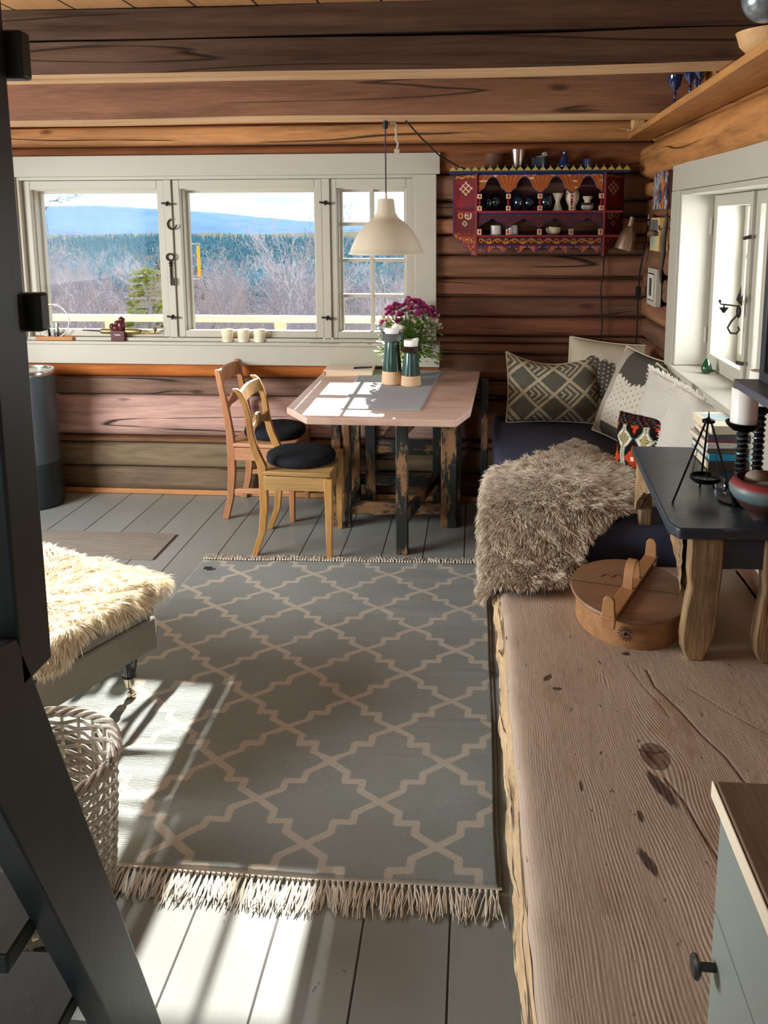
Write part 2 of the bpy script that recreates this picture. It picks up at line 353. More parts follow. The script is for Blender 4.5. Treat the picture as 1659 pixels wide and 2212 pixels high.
# ceiling boards running into the depth, seen above the first beam
k = NT('ceiling_boards'); sp = k.n('ShaderNodeSeparateXYZ'); tcn = k.n('ShaderNodeTexCoord'); k.l(tcn.outputs['Object'], sp.inputs[0])
fx = k.math('MULTIPLY', k.math('ADD', sp.outputs['X'], 20.05), 1/.19); fr = k.math('FRACT', fx); ds = k.math('MINIMUM', fr, k.math('SUBTRACT', 1., fr))
seam = k.ramp(ds, [(.012, 1.), (.03, 0.)]); g = k.noise(k.coords(scale=(1, .08, 1)), 30, 5, .6, .8)
wn_ = k.n('ShaderNodeTexWhiteNoise'); wn_.noise_dimensions = '1D'; k.l(k.math('FLOOR', fx), wn_.inputs['W'])
c = k.mix(g, srgb(150, 102, 60), srgb(206, 158, 104)); c = k.mix(k.math('MULTIPLY', wn_.outputs[0], .4), c, srgb(168, 112, 70)); k.base(k.mix(seam, c, srgb(30, 18, 10))); k.rough(.6); k.bump(g, .2, .005)
MB().box(XL-.14, XR+.17, YF-.14, YB+.14, 2.272, 2.34).build('ceiling', k.m)['kind'] = 'structure'

def rough_beam(name, x0, x1, y0, y1, z0, z1, m, seed, label):
    n = 70; u = np.linspace(x0, x1, n)
    per = []
    for s0, s1, cnt in (((y0, z0), (y1, z0), 5), ((y1, z0), (y1, z1), 6), ((y1, z1), (y0, z1), 5), ((y0, z1), (y0, z0), 9)):
        for t in np.linspace(0, 1, cnt, endpoint=False): per.append((s0[0]+(s1[0]-s0[0])*t, s0[1]+(s1[1]-s0[1])*t))
    per = np.array(per); m_ = len(per); V = np.zeros((n, m_, 3))
    V[:, :, 0] = u[:, None]; V[:, :, 1] = per[None, :, 0]+vnoise(u, u*0, 1.3, seed)[:, None]*.008+vnoise(u[:, None]+0*per[None, :, 0], per[None, :, 1]*20+0*u[:, None], 4, seed+1)*.003
    V[:, :, 2] = per[None, :, 1]+vnoise(u, u*0+3, 1.1, seed+2)[:, None]*.007
    i, j = np.meshgrid(np.arange(n-1), np.arange(m_), indexing='ij'); a = i*m_+j; b = i*m_+(j+1) % m_
    F = np.stack([a, a+m_, b+m_, b], -1).reshape(-1, 4)
    o = fast_mesh(name, V.reshape(-1, 3), F, m, None); o.data.set_sharp_from_angle(angle=math.radians(40))
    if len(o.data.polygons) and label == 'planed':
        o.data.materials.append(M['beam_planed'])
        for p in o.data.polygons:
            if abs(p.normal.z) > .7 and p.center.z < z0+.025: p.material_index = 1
    return o
M['beam_planed'] = wood('beam_planed_face', srgb(214, 174, 128), srgb(166, 122, 82), 'X', .65, .3, crack=.4, knots=False)  # paler copy of the beam wood: floor bounce light put into the underside colour
BM = wood('beam_wood', srgb(142, 100, 74), srgb(84, 56, 42), 'X', .75, .45, crack=.8, spec=.2)
BM1 = wood('beam_wood_dark', srgb(118, 90, 72), srgb(64, 48, 40), 'X', .75, .45, crack=.8, spec=.2)
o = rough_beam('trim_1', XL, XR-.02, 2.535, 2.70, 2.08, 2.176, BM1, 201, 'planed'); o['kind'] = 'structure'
o = rough_beam('trim_2', XL, XR-.02, 2.53, 2.70, 2.184, 2.271, BM1, 205, ''); o['kind'] = 'structure'
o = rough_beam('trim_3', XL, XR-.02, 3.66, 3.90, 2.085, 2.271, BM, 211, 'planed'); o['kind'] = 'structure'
o = rough_beam('trim_4', XL, XR-.02, 1.20, 1.40, 2.10, 2.271, BM1, 214, ''); o['kind'] = 'structure'
MB().box(-2.6, .06, YB-.055, YB-.036, .001, .03).build('baseboard_back', M['pineX'], bevel=.004)['kind'] = 'structure'

# ------------------------------------------------------------------ back window
def ring(mb, x0, x1, z0, z1, w, y0, y1, wb_=None, wt_=None):
    wb_ = w if wb_ is None else wb_; wt_ = w if wt_ is None else wt_
    mb.box(x0, x0+w, y0, y1, z0, z1).box(x1-w, x1, y0, y1, z0, z1).box(x0+w, x1-w, y0, y1, z0, z0+wb_).box(x0+w, x1-w, y0, y1, z1-wt_, z1)
win = structure('window_1')
t = MB(); F0 = YB-.055                                        # casing boards stand proud of the logs
t.box(-2.80, -.205, F0, F0+.022, 1.884, 2.0).build('casing_head', M['white'], win, bevel=.003)
MB().box(-.345, -.225, F0, F0+.022, .955, 1.883).build('casing_side', M['white'], win, bevel=.003)
MB().box(-2.80, -2.665, F0, F0+.022, .955, 1.883).build('casing_side', M['white'], win, bevel=.003)
MB().box(-2.80, -.205, F0-.006, F0+.022, .80, .915).build('casing_apron', M['white'], win, bevel=.003)
MB().box(-2.80, -.205, F0-.02, YB+.12, .916, .934).build('window_sill', M['white'], win, bevel=.004)
b = MB(); ring(b, -2.665, -.345, .935, 1.884, .018, YB-.035, YB+.13); b.build('window_frame', M['white'], win, bevel=.002)
for (x0, x1) in ((-1.785, -1.765), (-.865, -.845)): MB().box(x0-.012, x1+.012, YB-.012, YB+.13, .954, 1.865).build('mullion', M['white'], win, bevel=.002)
sash = [(-2.645, -1.80), (-1.75, -.88), (-.83, -.365)]
GZ0, GZ1 = .955, 1.864
for i, (x0, x1) in enumerate(sash):
    b = MB(); w = .042 if i < 2 else .034
    ring(b, x0, x1, GZ0, GZ1, w, YB+.0, YB+.035, .04, .05)
    s = b.build('window_sash', M['white'], win, bevel=.003)
    b = MB(); ring(b, x0+w-.006, x1-w+.006, GZ0+.022, GZ1-.044, .012, YB+.036, YB+.10); ring(b, x0+w-.01, x1-w+.01, GZ0+.0, GZ1-.04, .03, YB+.085, YB+.12); b.build('outer_sash', M['white'], win, bevel=.002)
    MB().box(x0+w, x1-w, YB+.016, YB+.019, GZ0+.04, GZ1-.05).build('pane', M['glass'], s)
    MB().box(x0+w, x1-w, YB+.100, YB+.103, GZ0+.04, GZ1-.05).build('pane', M['glass'], s)
    if i == 2:
        b = MB(); xm = (x0+x1)/2-.005; b.box(xm-.011, xm+.011, YB+.055, YB+.115, GZ0+.03, GZ1-.04)
        for q in (1, 2, 3):
            z = GZ0+.035+q*(GZ1-GZ0-.08)/4; b.box(x0+w, x1-w, YB+.06, YB+.11, z-.010, z+.010)
        b.build('muntin', M['white'], win, bevel=.003)
iron = plain('old_iron', srgb(52, 46, 42), .55, .7, .3, 80)
for x in (-1.775, -.855):
    for z in (1.73, 1.075):
        b = MB(); b.bar((x-.035, YB-.018, z+.004), (x+.035, YB-.018, z-.004), .006, .012); b.bar((x, YB-.03, z-.012), (x, YB-.012, z+.012), .01, .01); b.build('window_catch', iron, win, bevel=.002)

# ------------------------------------------------------------------ right window
w2 = structure('window_2')
G0 = XR-.05
MB().box(G0, G0+.02, 2.50, 3.885, 1.757, 1.875).build('casing_head', M['white'], w2, bevel=.003)
MB().box(G0-.006, G0+.02, 3.715, 3.865, .955, 1.756).build('casing_side', M['white'], w2, bevel=.003)
MB().box(G0-.006, G0+.02, 2.45, 2.615, .955, 1.756).build('casing_side', M['white'], w2, bevel=.003)
MB().box(G0, G0+.018, 2.45, 3.88, .52, .953).build('casing_apron', M['white'], w2, bevel=.003)
MB().box(G0-.025, XR+.16, OY0, OY1, .955, .978).build('window_sill', M['white'], w2, bevel=.004)
b = MB(); b.box(G0+.0, XR+.30, OY1-.015, OY1+.02, .98, 1.755).box(G0, XR+.30, OY0-.02, OY0+.015, .98, 1.755).box(G0, XR+.30, OY0+.015, OY1-.015, 1.735, 1.755); b.build('window_frame', M['white'], w2, bevel=.002)
SX = XR+.09
MB().box(SX-.012, SX+.15, 3.155, 3.175, .98, 1.733).build('mullion', M['white'], w2, bevel=.002)
for (y0, y1) in ((3.18, 3.69), (2.64, 3.15)):
    for dx, nm in ((0, 'window_sash'), (.13, 'outer_sash')):
        b = MB(); X0 = SX+dx
        b.box(X0, X0+.035, y0, y0+.045, .98, 1.733).box(X0, X0+.035, y1-.045, y1, .98, 1.733).box(X0, X0+.035, y0+.045, y1-.045, .98, 1.04).box(X0, X0+.035, y0+.045, y1-.045, 1.685, 1.733)
        if dx:
            for z in (1.27, 1.47): b.box(X0, X0+.03, y0+.045, y1-.045, z-.01, z+.01)
        s = b.build(nm, M['white'], w2, bevel=.003)
        MB().box(X0+.015, X0+.018, y0+.045, y1-.045, 1.04, 1.685).build('pane', M['glass'], s)
for z in (1.56, 1.08): MB().bar((SX-.02, 3.13, z+.004), (SX-.02, 3.21, z-.004), .006, .014).build('window_catch', iron, w2, bevel=.002)
for (y, z) in ((3.70, 1.60), (3.70, 1.12)): MB().tube([(SX-.008, y-.005, z-.035), (SX-.008, y-.005, z+.035)], .007).build('hinge', M['white'], w2, smooth=True)

# ------------------------------------------------------------------ outdoors
k = NT('hillside_grass'); n1 = k.noise(k.coords(), .15, 6); k.base(k.mix(n1, srgb(110, 104, 92), srgb(90, 94, 76))); k.rough(1); k.b.inputs['Specular IOR Level'].default_value = 0
def terr(x, y):
    z = np.where(y < 60, -2.2-(y-5)*.16, 0.) ; z = np.where(y >= 60, -11-(y-60)*.085, z); z = np.maximum(z, -42); q = np.clip((y-650)/450, 0, 1); z = z+q*q*(3-2*q)*11*(1+.25*vnoise(x/170, y*0, 1, 77))
    return z+vnoise(x, y, .01, 5)*3*np.clip(y/200, 0, 1)
def far(x, y):
    rid = np.minimum(62+(-x-1600)*.07, 84)+8*vnoise(x/1000+3.3, y*0, 1.6, 8)+5*vnoise(x/1000, y*0+2, 4.1, 9)+2*vnoise(x/1000, y*0+5, 22, 10)
    t_ = np.clip((y-2600)/1500, 0, 1); return -75+t_*t_*(3-2*t_)*(rid+75*1)+vnoise(x, y, .0035, 12)*14*t_*(1-t_)*3
U, V_ = np.meshgrid(np.linspace(-1, .55, 160), np.concatenate([np.linspace(5.0, 60, 40), np.geomspace(62, 2500, 60)]), indexing='ij')
Xg = U*(V_*.95+14); Zg = terr(Xg, V_)
fast_mesh('trim_5', np.stack([Xg, V_, Zg], -1).reshape(-1, 3), grid_faces(*U.shape), k.m)['kind'] = 'structure'  # hillside ground outdoors
k = NT('forested_ridge'); n1 = k.noise(k.coords(scale=(1, 1, 1)), .012, 8, .62); k.base(k.mix(n1, srgb(80, 108, 156), srgb(106, 134, 178))); k.rough(1); k.b.inputs['Specular IOR Level'].default_value = 0  # blue distance haze is put into the ridge colour
Xg, Yg = np.meshgrid(np.linspace(-5200, 2600, 420), np.linspace(2450, 4300, 60), indexing='ij'); Zg = far(Xg, Yg)
fast_mesh('trim_6', np.stack([Xg, Yg, Zg], -1).reshape(-1, 3), grid_faces(*Xg.shape), k.m)['kind'] = 'structure'  # distant mountain ridge
# conifer forest on the valley side: thousands of trees, one object
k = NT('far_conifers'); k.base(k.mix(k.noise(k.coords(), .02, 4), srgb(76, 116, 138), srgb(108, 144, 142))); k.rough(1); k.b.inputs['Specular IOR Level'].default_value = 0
def cones(n, y0, y1, hmin, hmax, name, mat_, label):
    y = np.exp(rng.uniform(math.log(y0), math.log(y1), n)); x = rng.uniform(-.82, .1, n)*y; z = terr(x, y); h = rng.uniform(hmin, hmax, n)
    V = []; F = []; K = 6; ang = np.arange(K)*2*math.pi/K
    for q in range(3):
        zb = z+h*(.05+.28*q); zt = z+h*(.50+.25*q); r = h*(.17-.045*q)
        ringv = np.stack([x[:, None]+r[:, None]*np.cos(ang+q), y[:, None]+r[:, None]*np.sin(ang+q), np.repeat(zb[:, None], K, 1)], -1)
        tip = np.stack([x, y, zt], -1)[:, None]; blk = np.concatenate([ringv, tip], 1)
        off = sum(len(a) for a in V); V.append(blk.reshape(-1, 3)); b0 = off+np.arange(n)[:, None]*(K+1); kk = np.arange(K)
        F.append(np.stack([b0+kk, b0+(kk+1) % K, np.repeat(b0+K, K, 1)], -1).reshape(-1, 3))
    o = fast_mesh(name, np.concatenate(V), np.concatenate(F), mat_, smooth=False); setp(o, label, 'forest', kind='stuff'); return o
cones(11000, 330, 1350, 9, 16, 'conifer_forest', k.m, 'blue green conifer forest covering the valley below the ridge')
# mid-distance mountain conifers on the ridge base are the same forest; nearer single spruces
def tree_proto(seed, H, spread, lvls=4, weep=0., r0=.055, nb=(5, 8)):
    rnd = random.Random(seed); mb = MB()
    def branch(p, d, L, r, lv):
        n = 4 if lv < 3 else 3; pts = [p.copy()]; q = p.copy(); dd = d.copy()
        for i in range(n):
            dd = (dd+Vector((rnd.uniform(-1, 1), rnd.uniform(-1, 1), rnd.uniform(-.4, .8)))*.16+Vector((0, 0, -weep*lv*.10 if lv > 1 else 0))).normalized()
            q = q+dd*L/n; pts.append(q.copy())
        rr = [r*(1-.72*i/n) for i in range(n+1)]
        mb.tube(pts, rr, 3 if lv > 0 else 5, cap=False)
        if lv >= lvls: return
        cnt = rnd.randint(*nb) if lv else rnd.randint(10, 14)
        for c_ in range(cnt):
            t_ = rnd.uniform(.18 if lv == 0 else .15, 1); i = min(n-1, int(t_*n)); f = t_*n-i; s_ = pts[i].lerp(pts[i+1], f)
            ax = (pts[i+1]-pts[i]).normalized(); sd = ax.cross(Vector((rnd.uniform(-1, 1), rnd.uniform(-1, 1), rnd.uniform(-1, 1)))).normalized()
            nd = (ax*(.95 if lv == 0 else .8)+sd*rnd.uniform(.5, 1.)*spread).normalized(); branch(s_, nd, L*rnd.uniform(.30, .52)*(1.1-.5*t_ if lv == 0 else 1), max(rr[i]*.55, .0075), lv+1)
    branch(Vector((0, 0, 0)), Vector((rnd.uniform(-.05, .05), 0, 1)).normalized(), H, r0, 0)
    return mb
bark = [plain('bark_%s' % n_, c_, .85, nb=0, var=.25) for n_, c_ in (('grey', srgb(158, 150, 154)), ('brown', srgb(172, 156, 150)), ('pale', srgb(194, 186, 188)))]
protos = []
for i, (H_, sp_, we) in enumerate([(8.5, .75, 0), (7.5, .9, .2), (9.5, .6, 0), (6.5, 1.0, .5), (8, .8, .1)]):
    o = tree_proto(300+i, H_, sp_, 4, we, .085, (4, 6)).build('bare_tree', bark[i % 3]); protos.append(o)
kinds = ['tall slender bare tree on the slope beyond the terrace rail', 'spreading bare tree in the thicket outside the back window', 'tall fine twigged bare tree rising above the thicket outside', 'low drooping bare tree in the brush below the terrace', 'grey bare tree in the woodland below the terrace rail']
n_placed = [0]*5
def put_tree(i, x, y, ztop=None, s=None, label=None, group='bare trees on the slope outside'):
    z = float(terr(np.array(x), np.array(y)))-.1
    o = protos[i] if n_placed[i] == 0 else protos[i].copy()
    if n_placed[i]: COL.objects.link(o)
    n_placed[i] += 1
    o.location = (x, y, z); o.rotation_euler = (0, 0, random.uniform(0, 6.28))
    if ztop is not None: s = (ztop-z)/o.bound_box[1][2]
    o.scale = (s, s, s) if not isinstance(s, tuple) else s
    if label: setp(o, label, 'tree')
    else: setp(o, kinds[i], 'tree', '%s, kind %s' % (group, ['slender', 'spreading', 'fine', 'drooping', 'grey'][i]))
    return o
def zt(py, y): return EYE+(492-py)/1750*y
for (i, px_, y, py_) in ((2, 600, 19, 452), (0, 668, 17, 446), (2, 640, 20, 470), (4, 560, 24, 500)):
    put_tree(i, (px_-1030)/1750*y, y, zt(py_, y), label=['tall bare tree farthest left of the four rising high in the middle pane', 'tall bare tree nearest the right edge of the middle pane', 'bare tree between the two tallest in the middle pane', 'bare tree left of the tallest group in the middle pane'][[600, 668, 640, 560].index(px_)])
put_tree(3, -8.2, 14.5, 2.9, label='birch with hanging twigs filling the upper left of the left pane')
for q in range(150):
    y = 14+ (q/150)**1.2*50; x = random.uniform(-.66, -.04)*y; i = random.choice([0, 1, 2, 3, 4])
    hump = 560+random.uniform(-26, 46)
    put_tree(i, x, y, max(zt(hump, y), float(terr(np.array(x), np.array(y)))+3.5))
# low brush: uncountable twigs
V = []; F = []; n = 1800
y = np.exp(rng.uniform(math.log(10), math.log(45), n)); x = rng.uniform(-.68, -.03, n)*y; z = terr(x, y); 
for sgm in range(1):
    h = rng.uniform(.8, 2.4, n); dx = rng.uniform(-.9, .9, n); dy = rng.uniform(-.5, .5, n); w_ = .012
    p0 = np.stack([x-w_, y, z], -1); p1 = np.stack([x+w_, y, z], -1); p2 = np.stack([x+dx*.4+w_*.7, y+dy*.4, z+h*.55], -1); p3 = np.stack([x+dx*.4-w_*.7, y+dy*.4, z+h*.55], -1)
    p4 = np.stack([x+dx+.003, y+dy, z+h], -1); p5 = np.stack([x+dx-.003, y+dy, z+h], -1)
    V = np.stack([p0, p1, p2, p3, p4, p5], 1).reshape(-1, 3); b0 = np.arange(n)*6
    F = np.concatenate([np.stack([b0, b0+1, b0+2, b0+3], -1), np.stack([b0+3, b0+2, b0+4, b0+5], -1)])
setp(fast_mesh('brush', V, F, bark[2], smooth=False), 'tangle of bare brushwood below the terrace', 'brush', kind='stuff')
# spruces: whorls of drooping branches with needle cards
def spruce(name, H_, seed, col, label, loc):
    rnd = random.Random(seed); t = thing(name, label, 'tree', loc); MB().tube([(0, 0, 0), (0, 0, H_)], [.07, .01], 6).build('trunk', bark[1], t)
    V = []; F = []
    z = .4
    while z < H_:
        f = 1-z/H_; R = H_*.27*f**.8+.06
        for b_ in range(int(16+22*f)):
            a = rnd.uniform(0, 6.28); r_ = R*rnd.uniform(.75, 1.1); n = max(5, int(r_*15)); ca, sa = math.cos(a), math.sin(a)
            for i in range(n):
                t_ = (i+1)/n; px_ = r_*t_; pz = z-px_*.25+.25*px_*t_
                for sd in (-1, 1):
                    L = (.14+.14*(1-t_))*rnd.uniform(.7, 1.3)+.03; dx, dy = ca*.6-sa*sd*.8, sa*.6+ca*sd*.8; c0 = (ca*px_, sa*px_, pz); w_ = .042
                    k0 = len(V); V += [(c0[0], c0[1], c0[2]+w_), (c0[0], c0[1], c0[2]-w_), (c0[0]+dx*L, c0[1]+dy*L, c0[2]-.03+rnd.uniform(-.03, .05))]; F.append((k0, k0+1, k0+2))
        z += .13+.04*rnd.random()
    for q in range(60): 
        a = rnd.uniform(0, 6.28); k0 = len(V); zz = H_-rnd.uniform(0, .6); V += [(0, 0, zz), (.02, 0, zz+.03), (.1*math.cos(a), .1*math.sin(a), zz+.1)]; F.append((k0, k0+1, k0+2))
    fast_mesh('foliage', V, F, col, t, smooth=False); return t
kg = NT('spruce_needles'); kg.base(kg.mix(kg.noise(kg.coords(), 1.2, 3), srgb(120, 140, 58), srgb(196, 192, 92))); kg.rough(.7)
kd = NT('spruce_needles_dark'); kd.base(kd.mix(kd.noise(kd.coords(), 1.2, 3), srgb(40, 76, 58), srgb(70, 104, 76))); kd.rough(.7)
yy = 15.; xx = (300-1030)/1750*yy; zz = float(terr(np.array(xx), np.array(yy))); spruce('spruce', zt(592, yy)-zz, 1, kg.m, 'bushy yellow green spruce in front of the bare trees, left pane', (xx, yy, zz))
for q, (px_, y, py_, lb) in enumerate(((362, 46, 560, 'blue green spruce behind the yellow green one, far side of the left pane'), (415, 38, 590, 'blue green spruce at the left edge of the middle pane'), (332, 52, 572, 'smaller blue green spruce behind the tip of the yellow green one'))):
    xx = (px_-1030)/1750*y; zz = float(terr(np.array(xx), np.array(y*1.))); spruce('spruce', zt(py_, y)-zz, 5+q, kd.m, lb, (xx, y, zz))
# terrace rail and deck
M['deck'] = wood('weathered_deck', srgb(236, 226, 204), srgb(206, 192, 164), 'X', .7, .2, crack=.3)
rail = thing('terrace_railing', 'pale wooden terrace railing outside the back window', 'railing', (-2.4, 6.9, -.1))
MB().box(-4.6, 2.6, -.03, .09, .862, .915).build('top_rail', M['deck'], rail, bevel=.004)
MB().box(-4.6, 2.6, .0, .04, .35, .42).build('lower_rail', M['deck'], rail, bevel=.004)
for x in (-3.4, -.86, .68, 2.2): MB().box(x-.045, x+.045, .04, .13, 0, .861).build('post', M['deck'], rail, bevel=.004)
MB().box(-7.5, .9, YB+.2, 7.1, -.16, -.10).build('trim_7', M['deck'])['kind'] = 'structure'
th = thing('outdoor_thermometer', 'yellow window thermometer outside the middle pane', 'thermometer', (-1.690, YB+.22, 1.295))
MB().box(-.006, .014, -.003, .003, 0, .19).build('scale_plate', plain('thermo_yellow', srgb(240, 190, 40), .4), th, bevel=.001)
MB().tube([(-.03, .0, .20), (.012, 0, .20), (.015, 0, .19)], .003).tube([(-.03, 0, .20), (-.03, -.10, .20)], .003).build('bracket', M['white'], th, smooth=True)
MB().tube([(-.03, .0, -.012), (.008, 0, -.012), (.01, 0, 0)], .003).tube([(-.03, 0, -.012), (-.03, -.10, -.012)], .003).build('bracket', M['white'], th, smooth=True)
# ------------------------------------------------------------------ rug
def seg_d(px, pz, pts):
    d = np.full(px.shape, 9.)
    for (a, b), (c_, e_) in zip(pts[:-1], pts[1:]):
        vx, vy = c_-a, e_-b; L = vx*vx+vy*vy; t_ = np.clip(((px-a)*vx+(pz-b)*vy)/L, 0, 1); d = np.minimum(d, np.hypot(px-a-t_*vx, pz-b-t_*vy))
    return d
RX0, RX1, RY0, RY1 = -1.335, .075, 1.765, 3.63
CW, CH = .1725, .1648                 # half repeat of the trellis
NX, NY = .0, 0.
def trellis(x, y, ox, oy):
    u = np.abs(((x-ox)/CW+1) % 2-1); v = np.abs(((y-oy)/CH+1) % 2-1)       # folded into one quarter: line from (0,0) to (1,1)
    pts = [(0, 0), (.35, .27), (.35, .5), (.65, .5), (.65, .73), (1, 1)]
    pts = [(a*CW, b*CH) for a, b in pts]; return seg_d(u*CW, v*CH, pts)
def rug_h(x, y):
    h = .009+.004*vnoise(x, y, 3, 61)+.0045*np.maximum(0, vnoise(x*.7, y*5, 2.2, 62))+.0022*vnoise(x, y*6, 3.1, 63)
    for (cy, cx, w_, a, sp_) in ((2.30, -.55, .020, .010, .35), (2.22, -.30, .018, .008, .3), (1.98, -.9, .03, .022, .28), (2.20, -1.1, .02, .012, .3), (2.42, .0, .018, .007, .15), (2.05, .0, .018, .007, .12), (2.72, .0, .02, .006, .12)):
        h = h+a*np.exp(-((y-cy-.05*(x-cx))/w_)**2)*np.exp(-((x-cx)/sp_)**2)
    h = h+.018*np.exp(-((y-1.93+.12*(x+1.05))/.035)**2)*np.exp(-((x+1.0)/.3)**2)
    return np.maximum(h, .004)
nx, ny = 420, 560
U, V_ = np.meshgrid(np.linspace(0, 1, nx), np.linspace(0, 1, ny), indexing='ij')
lx = RX0+.03*(1-V_)*-1+.03*V_+.008*vnoise(V_*3, V_*0, 1.5, 3); X_ = lx+(RX1-.02*(V_-.3)**2+.004*vnoise(V_*9, V_*0, 1, 4)-lx)*U
Y_ = RY0+(RY1+.055*U-RY0)*V_+.006*vnoise(U*6, U*0, 1, 5)
Z_ = rug_h(X_, Y_); edge = np.minimum(np.minimum(U, 1-U)*1.4, np.minimum(V_, 1-V_)*1.9); Z_ = Z_*np.clip(edge/.012, .5, 1)
V = np.stack([X_, Y_, Z_], -1).reshape(-1, 3)
dist = trellis(X_-.026*(Y_-3.34), Y_-.045*(X_+.6), -.569, 3.343).ravel(); dist = np.where((np.minimum(U, 1-U)*1.4).ravel() < .012, .5, dist); 
hem = np.clip((np.minimum(V_, 1-V_)*1.9).ravel(), 0, 1)
k = NT('woven_wool'); at = k.n('ShaderNodeAttribute'); at.attribute_name = 'dist'; a2 = k.n('ShaderNodeAttribute'); a2.attribute_name = 'hem'
v1 = k.coords(scale=(1, 1, 1)); wob = k.math('MULTIPLY', k.math('SUBTRACT', k.noise(v1, 240, 2), .5), .010)
ln = k.ramp(k.math('MULTIPLY', k.math('ADD', at.outputs['Fac'], wob), 30.), [(.27, 1.), (.37, 0.)])
weave = k.noise(k.coords(scale=(1, 2.6, 1)), 170, 4, .7); big = k.noise(v1, 3, 4)
g_ = k.mix(k.math('MULTIPLY_ADD', weave, .7, k.math('MULTIPLY', big, .3)), srgb(106, 112, 109), srgb(184, 190, 184)); cr2 = k.mix(weave, srgb(176, 166, 150), srgb(226, 218, 204))
c = k.mix(k.math('MULTIPLY', ln, k.math('MULTIPLY_ADD', weave, .5, .62), clamp=True), g_, cr2); c = k.mix(k.ramp(a2.outputs['Fac'], [(.006, 1.), (.009, 0.)]), c, srgb(214, 206, 190))
k.base(c); k.rough(.95); k.b.inputs['Specular IOR Level'].default_value = .1
k.bump(k.math('MULTIPLY_ADD', weave, 1., k.noise(k.coords(scale=(.15, 3.2, 1)), 120, 2)), .8, .004)
rugt = thing('patterned_rug', 'grey woven rug with cream stepped trellis pattern and fringed ends', 'rug', (-.63, 2.7, 0))
def world_child(o, parent):          # geometry made in world coordinates, parented to its thing
    o.parent = parent; bpy.context.view_layer.update(); o.matrix_parent_inverse = parent.matrix_world.inverted(); return o
world_child(fast_mesh('woven_field', V, grid_faces(nx, ny), k.m, attrs={'dist': dist, 'hem': hem}), rugt)
cream = plain('cotton_fringe', srgb(222, 214, 198), .9, nb=.3, var=.12)
for end in (0, 1):
    b = MB(); n = 100
    for i in range(n):
        u_ = (i+.5)/n; ii = int(u_*(nx-1)); bx, by = X_[ii, -1 if end else 0], Y_[ii, -1 if end else 0]; s_ = 1 if end else -1
        b.ball((bx, by+s_*.008, .009), .0055, 5)
        clump = .25*math.sin(i*.9)+.2*math.sin(i*.37)
        for q in range(6 if not end else 5):
            L = random.uniform(.055, .095) if not end else random.uniform(.04, .065); dx = random.uniform(-.016, .016)+clump*.03; pts = [(bx, by+s_*.010, .010)]
            for t_ in (.35, .7, 1.): pts.append((bx+dx*t_+random.uniform(-.003, .003), by+s_*(.01+L*t_), max(.003, .011-.008*t_+random.uniform(0, .004))))
            b.tube(pts, [.0020, .0018, .0016, .0010], 4)
    world_child(b.build('fringe', cream, smooth=True), rugt)
b = MB().box(-1.262, -1.225, 3.50, 3.525, .018, .0205); world_child(b.build('woven_label', plain('label_black', srgb(34, 36, 40), .6, var=.1)), rugt)
setp(MB().box(-.75, .0, -.16, .16, .002, .008).build('floor_mat', wood('mat_weave', srgb(150, 140, 128), srgb(116, 110, 102), 'X', .9, .8, grain=5, crack=0, knots=False), loc=(-1.555, 3.78, 0)), 'narrow woven grey mat on the floor behind the ottoman', 'mat')

# ------------------------------------------------------------------ fur
def fur(name, P_, Nn, D, L, W_, m, parent, seed, lie=.75, jit=.45, cl=.03, swirl=0):
    """P_ roots (n,3), Nn normals, D lie direction, ribbons with 3 segments each"""
    r = np.random.default_rng(seed); n = len(P_)
    # clumping: neighbours share a jitter taken from value noise
    jx = vnoise(P_[:, 0]+P_[:, 2]*.7, P_[:, 1], 1/cl, seed); jy = vnoise(P_[:, 0]+9, P_[:, 1]+P_[:, 2], 1/cl, seed+1)
    bj = vnoise(P_[:, 0], P_[:, 1], 5, seed+2)
    side = np.cross(Nn, D); d0 = D*lie+side*(jx*.75+bj*swirl)[:, None]+Nn*(.55+.45*jy)[:, None]+r.normal(0, jit*.4, (n, 3)); d0 /= np.linalg.norm(d0, axis=1)[:, None]
    Ls = L*(r.uniform(.65, 1.15, n)*(1+.18*jy)); g = np.array([0, 0, -1.])
    d1 = d0+D*.35+g*.25+side*(jx*.35)[:, None]; d1 /= np.linalg.norm(d1, axis=1)[:, None]; d2 = d1+g*.35+D*.1; d2 /= np.linalg.norm(d2, axis=1)[:, None]
    a = P_+d0*(Ls*.38)[:, None]; b = a+d1*(Ls*.34)[:, None]; c_ = b+d2*(Ls*.28)[:, None]
    w = np.cross(d0, r.normal(0, 1, (n, 3))*.5+np.array([0, -1., .6])); w /= np.linalg.norm(w, axis=1)[:, None]; ww = (W_*r.uniform(.6, 1.3, n))[:, None]*w
    V = np.stack([P_-ww*.5, P_+ww*.5, a-ww*.5, a+ww*.5, b-ww*.32, b+ww*.32, c_], 1).reshape(-1, 3); o = np.arange(n)*7
    F = np.concatenate([np.stack([o, o+1, o+3, o+2], -1), np.stack([o+2, o+3, o+5, o+4], -1), np.stack([o+4, o+5, o+6, o+6], -1)])
    T3 = F[2*n:, :3]; 
    tip = np.tile(np.array([0, 0, .4, .4, .75, .75, 1.]), n); rv = np.repeat(r.uniform(0, 1, n)*.6+.4*(bj*.5+.5), 7)
    allF = np.concatenate([F[:2*n][:, [0, 1, 2]], F[:2*n][:, [0, 2, 3]], T3]); return fast_mesh(name, V, allF, m, parent, attrs={'tip': tip, 'rv': rv})
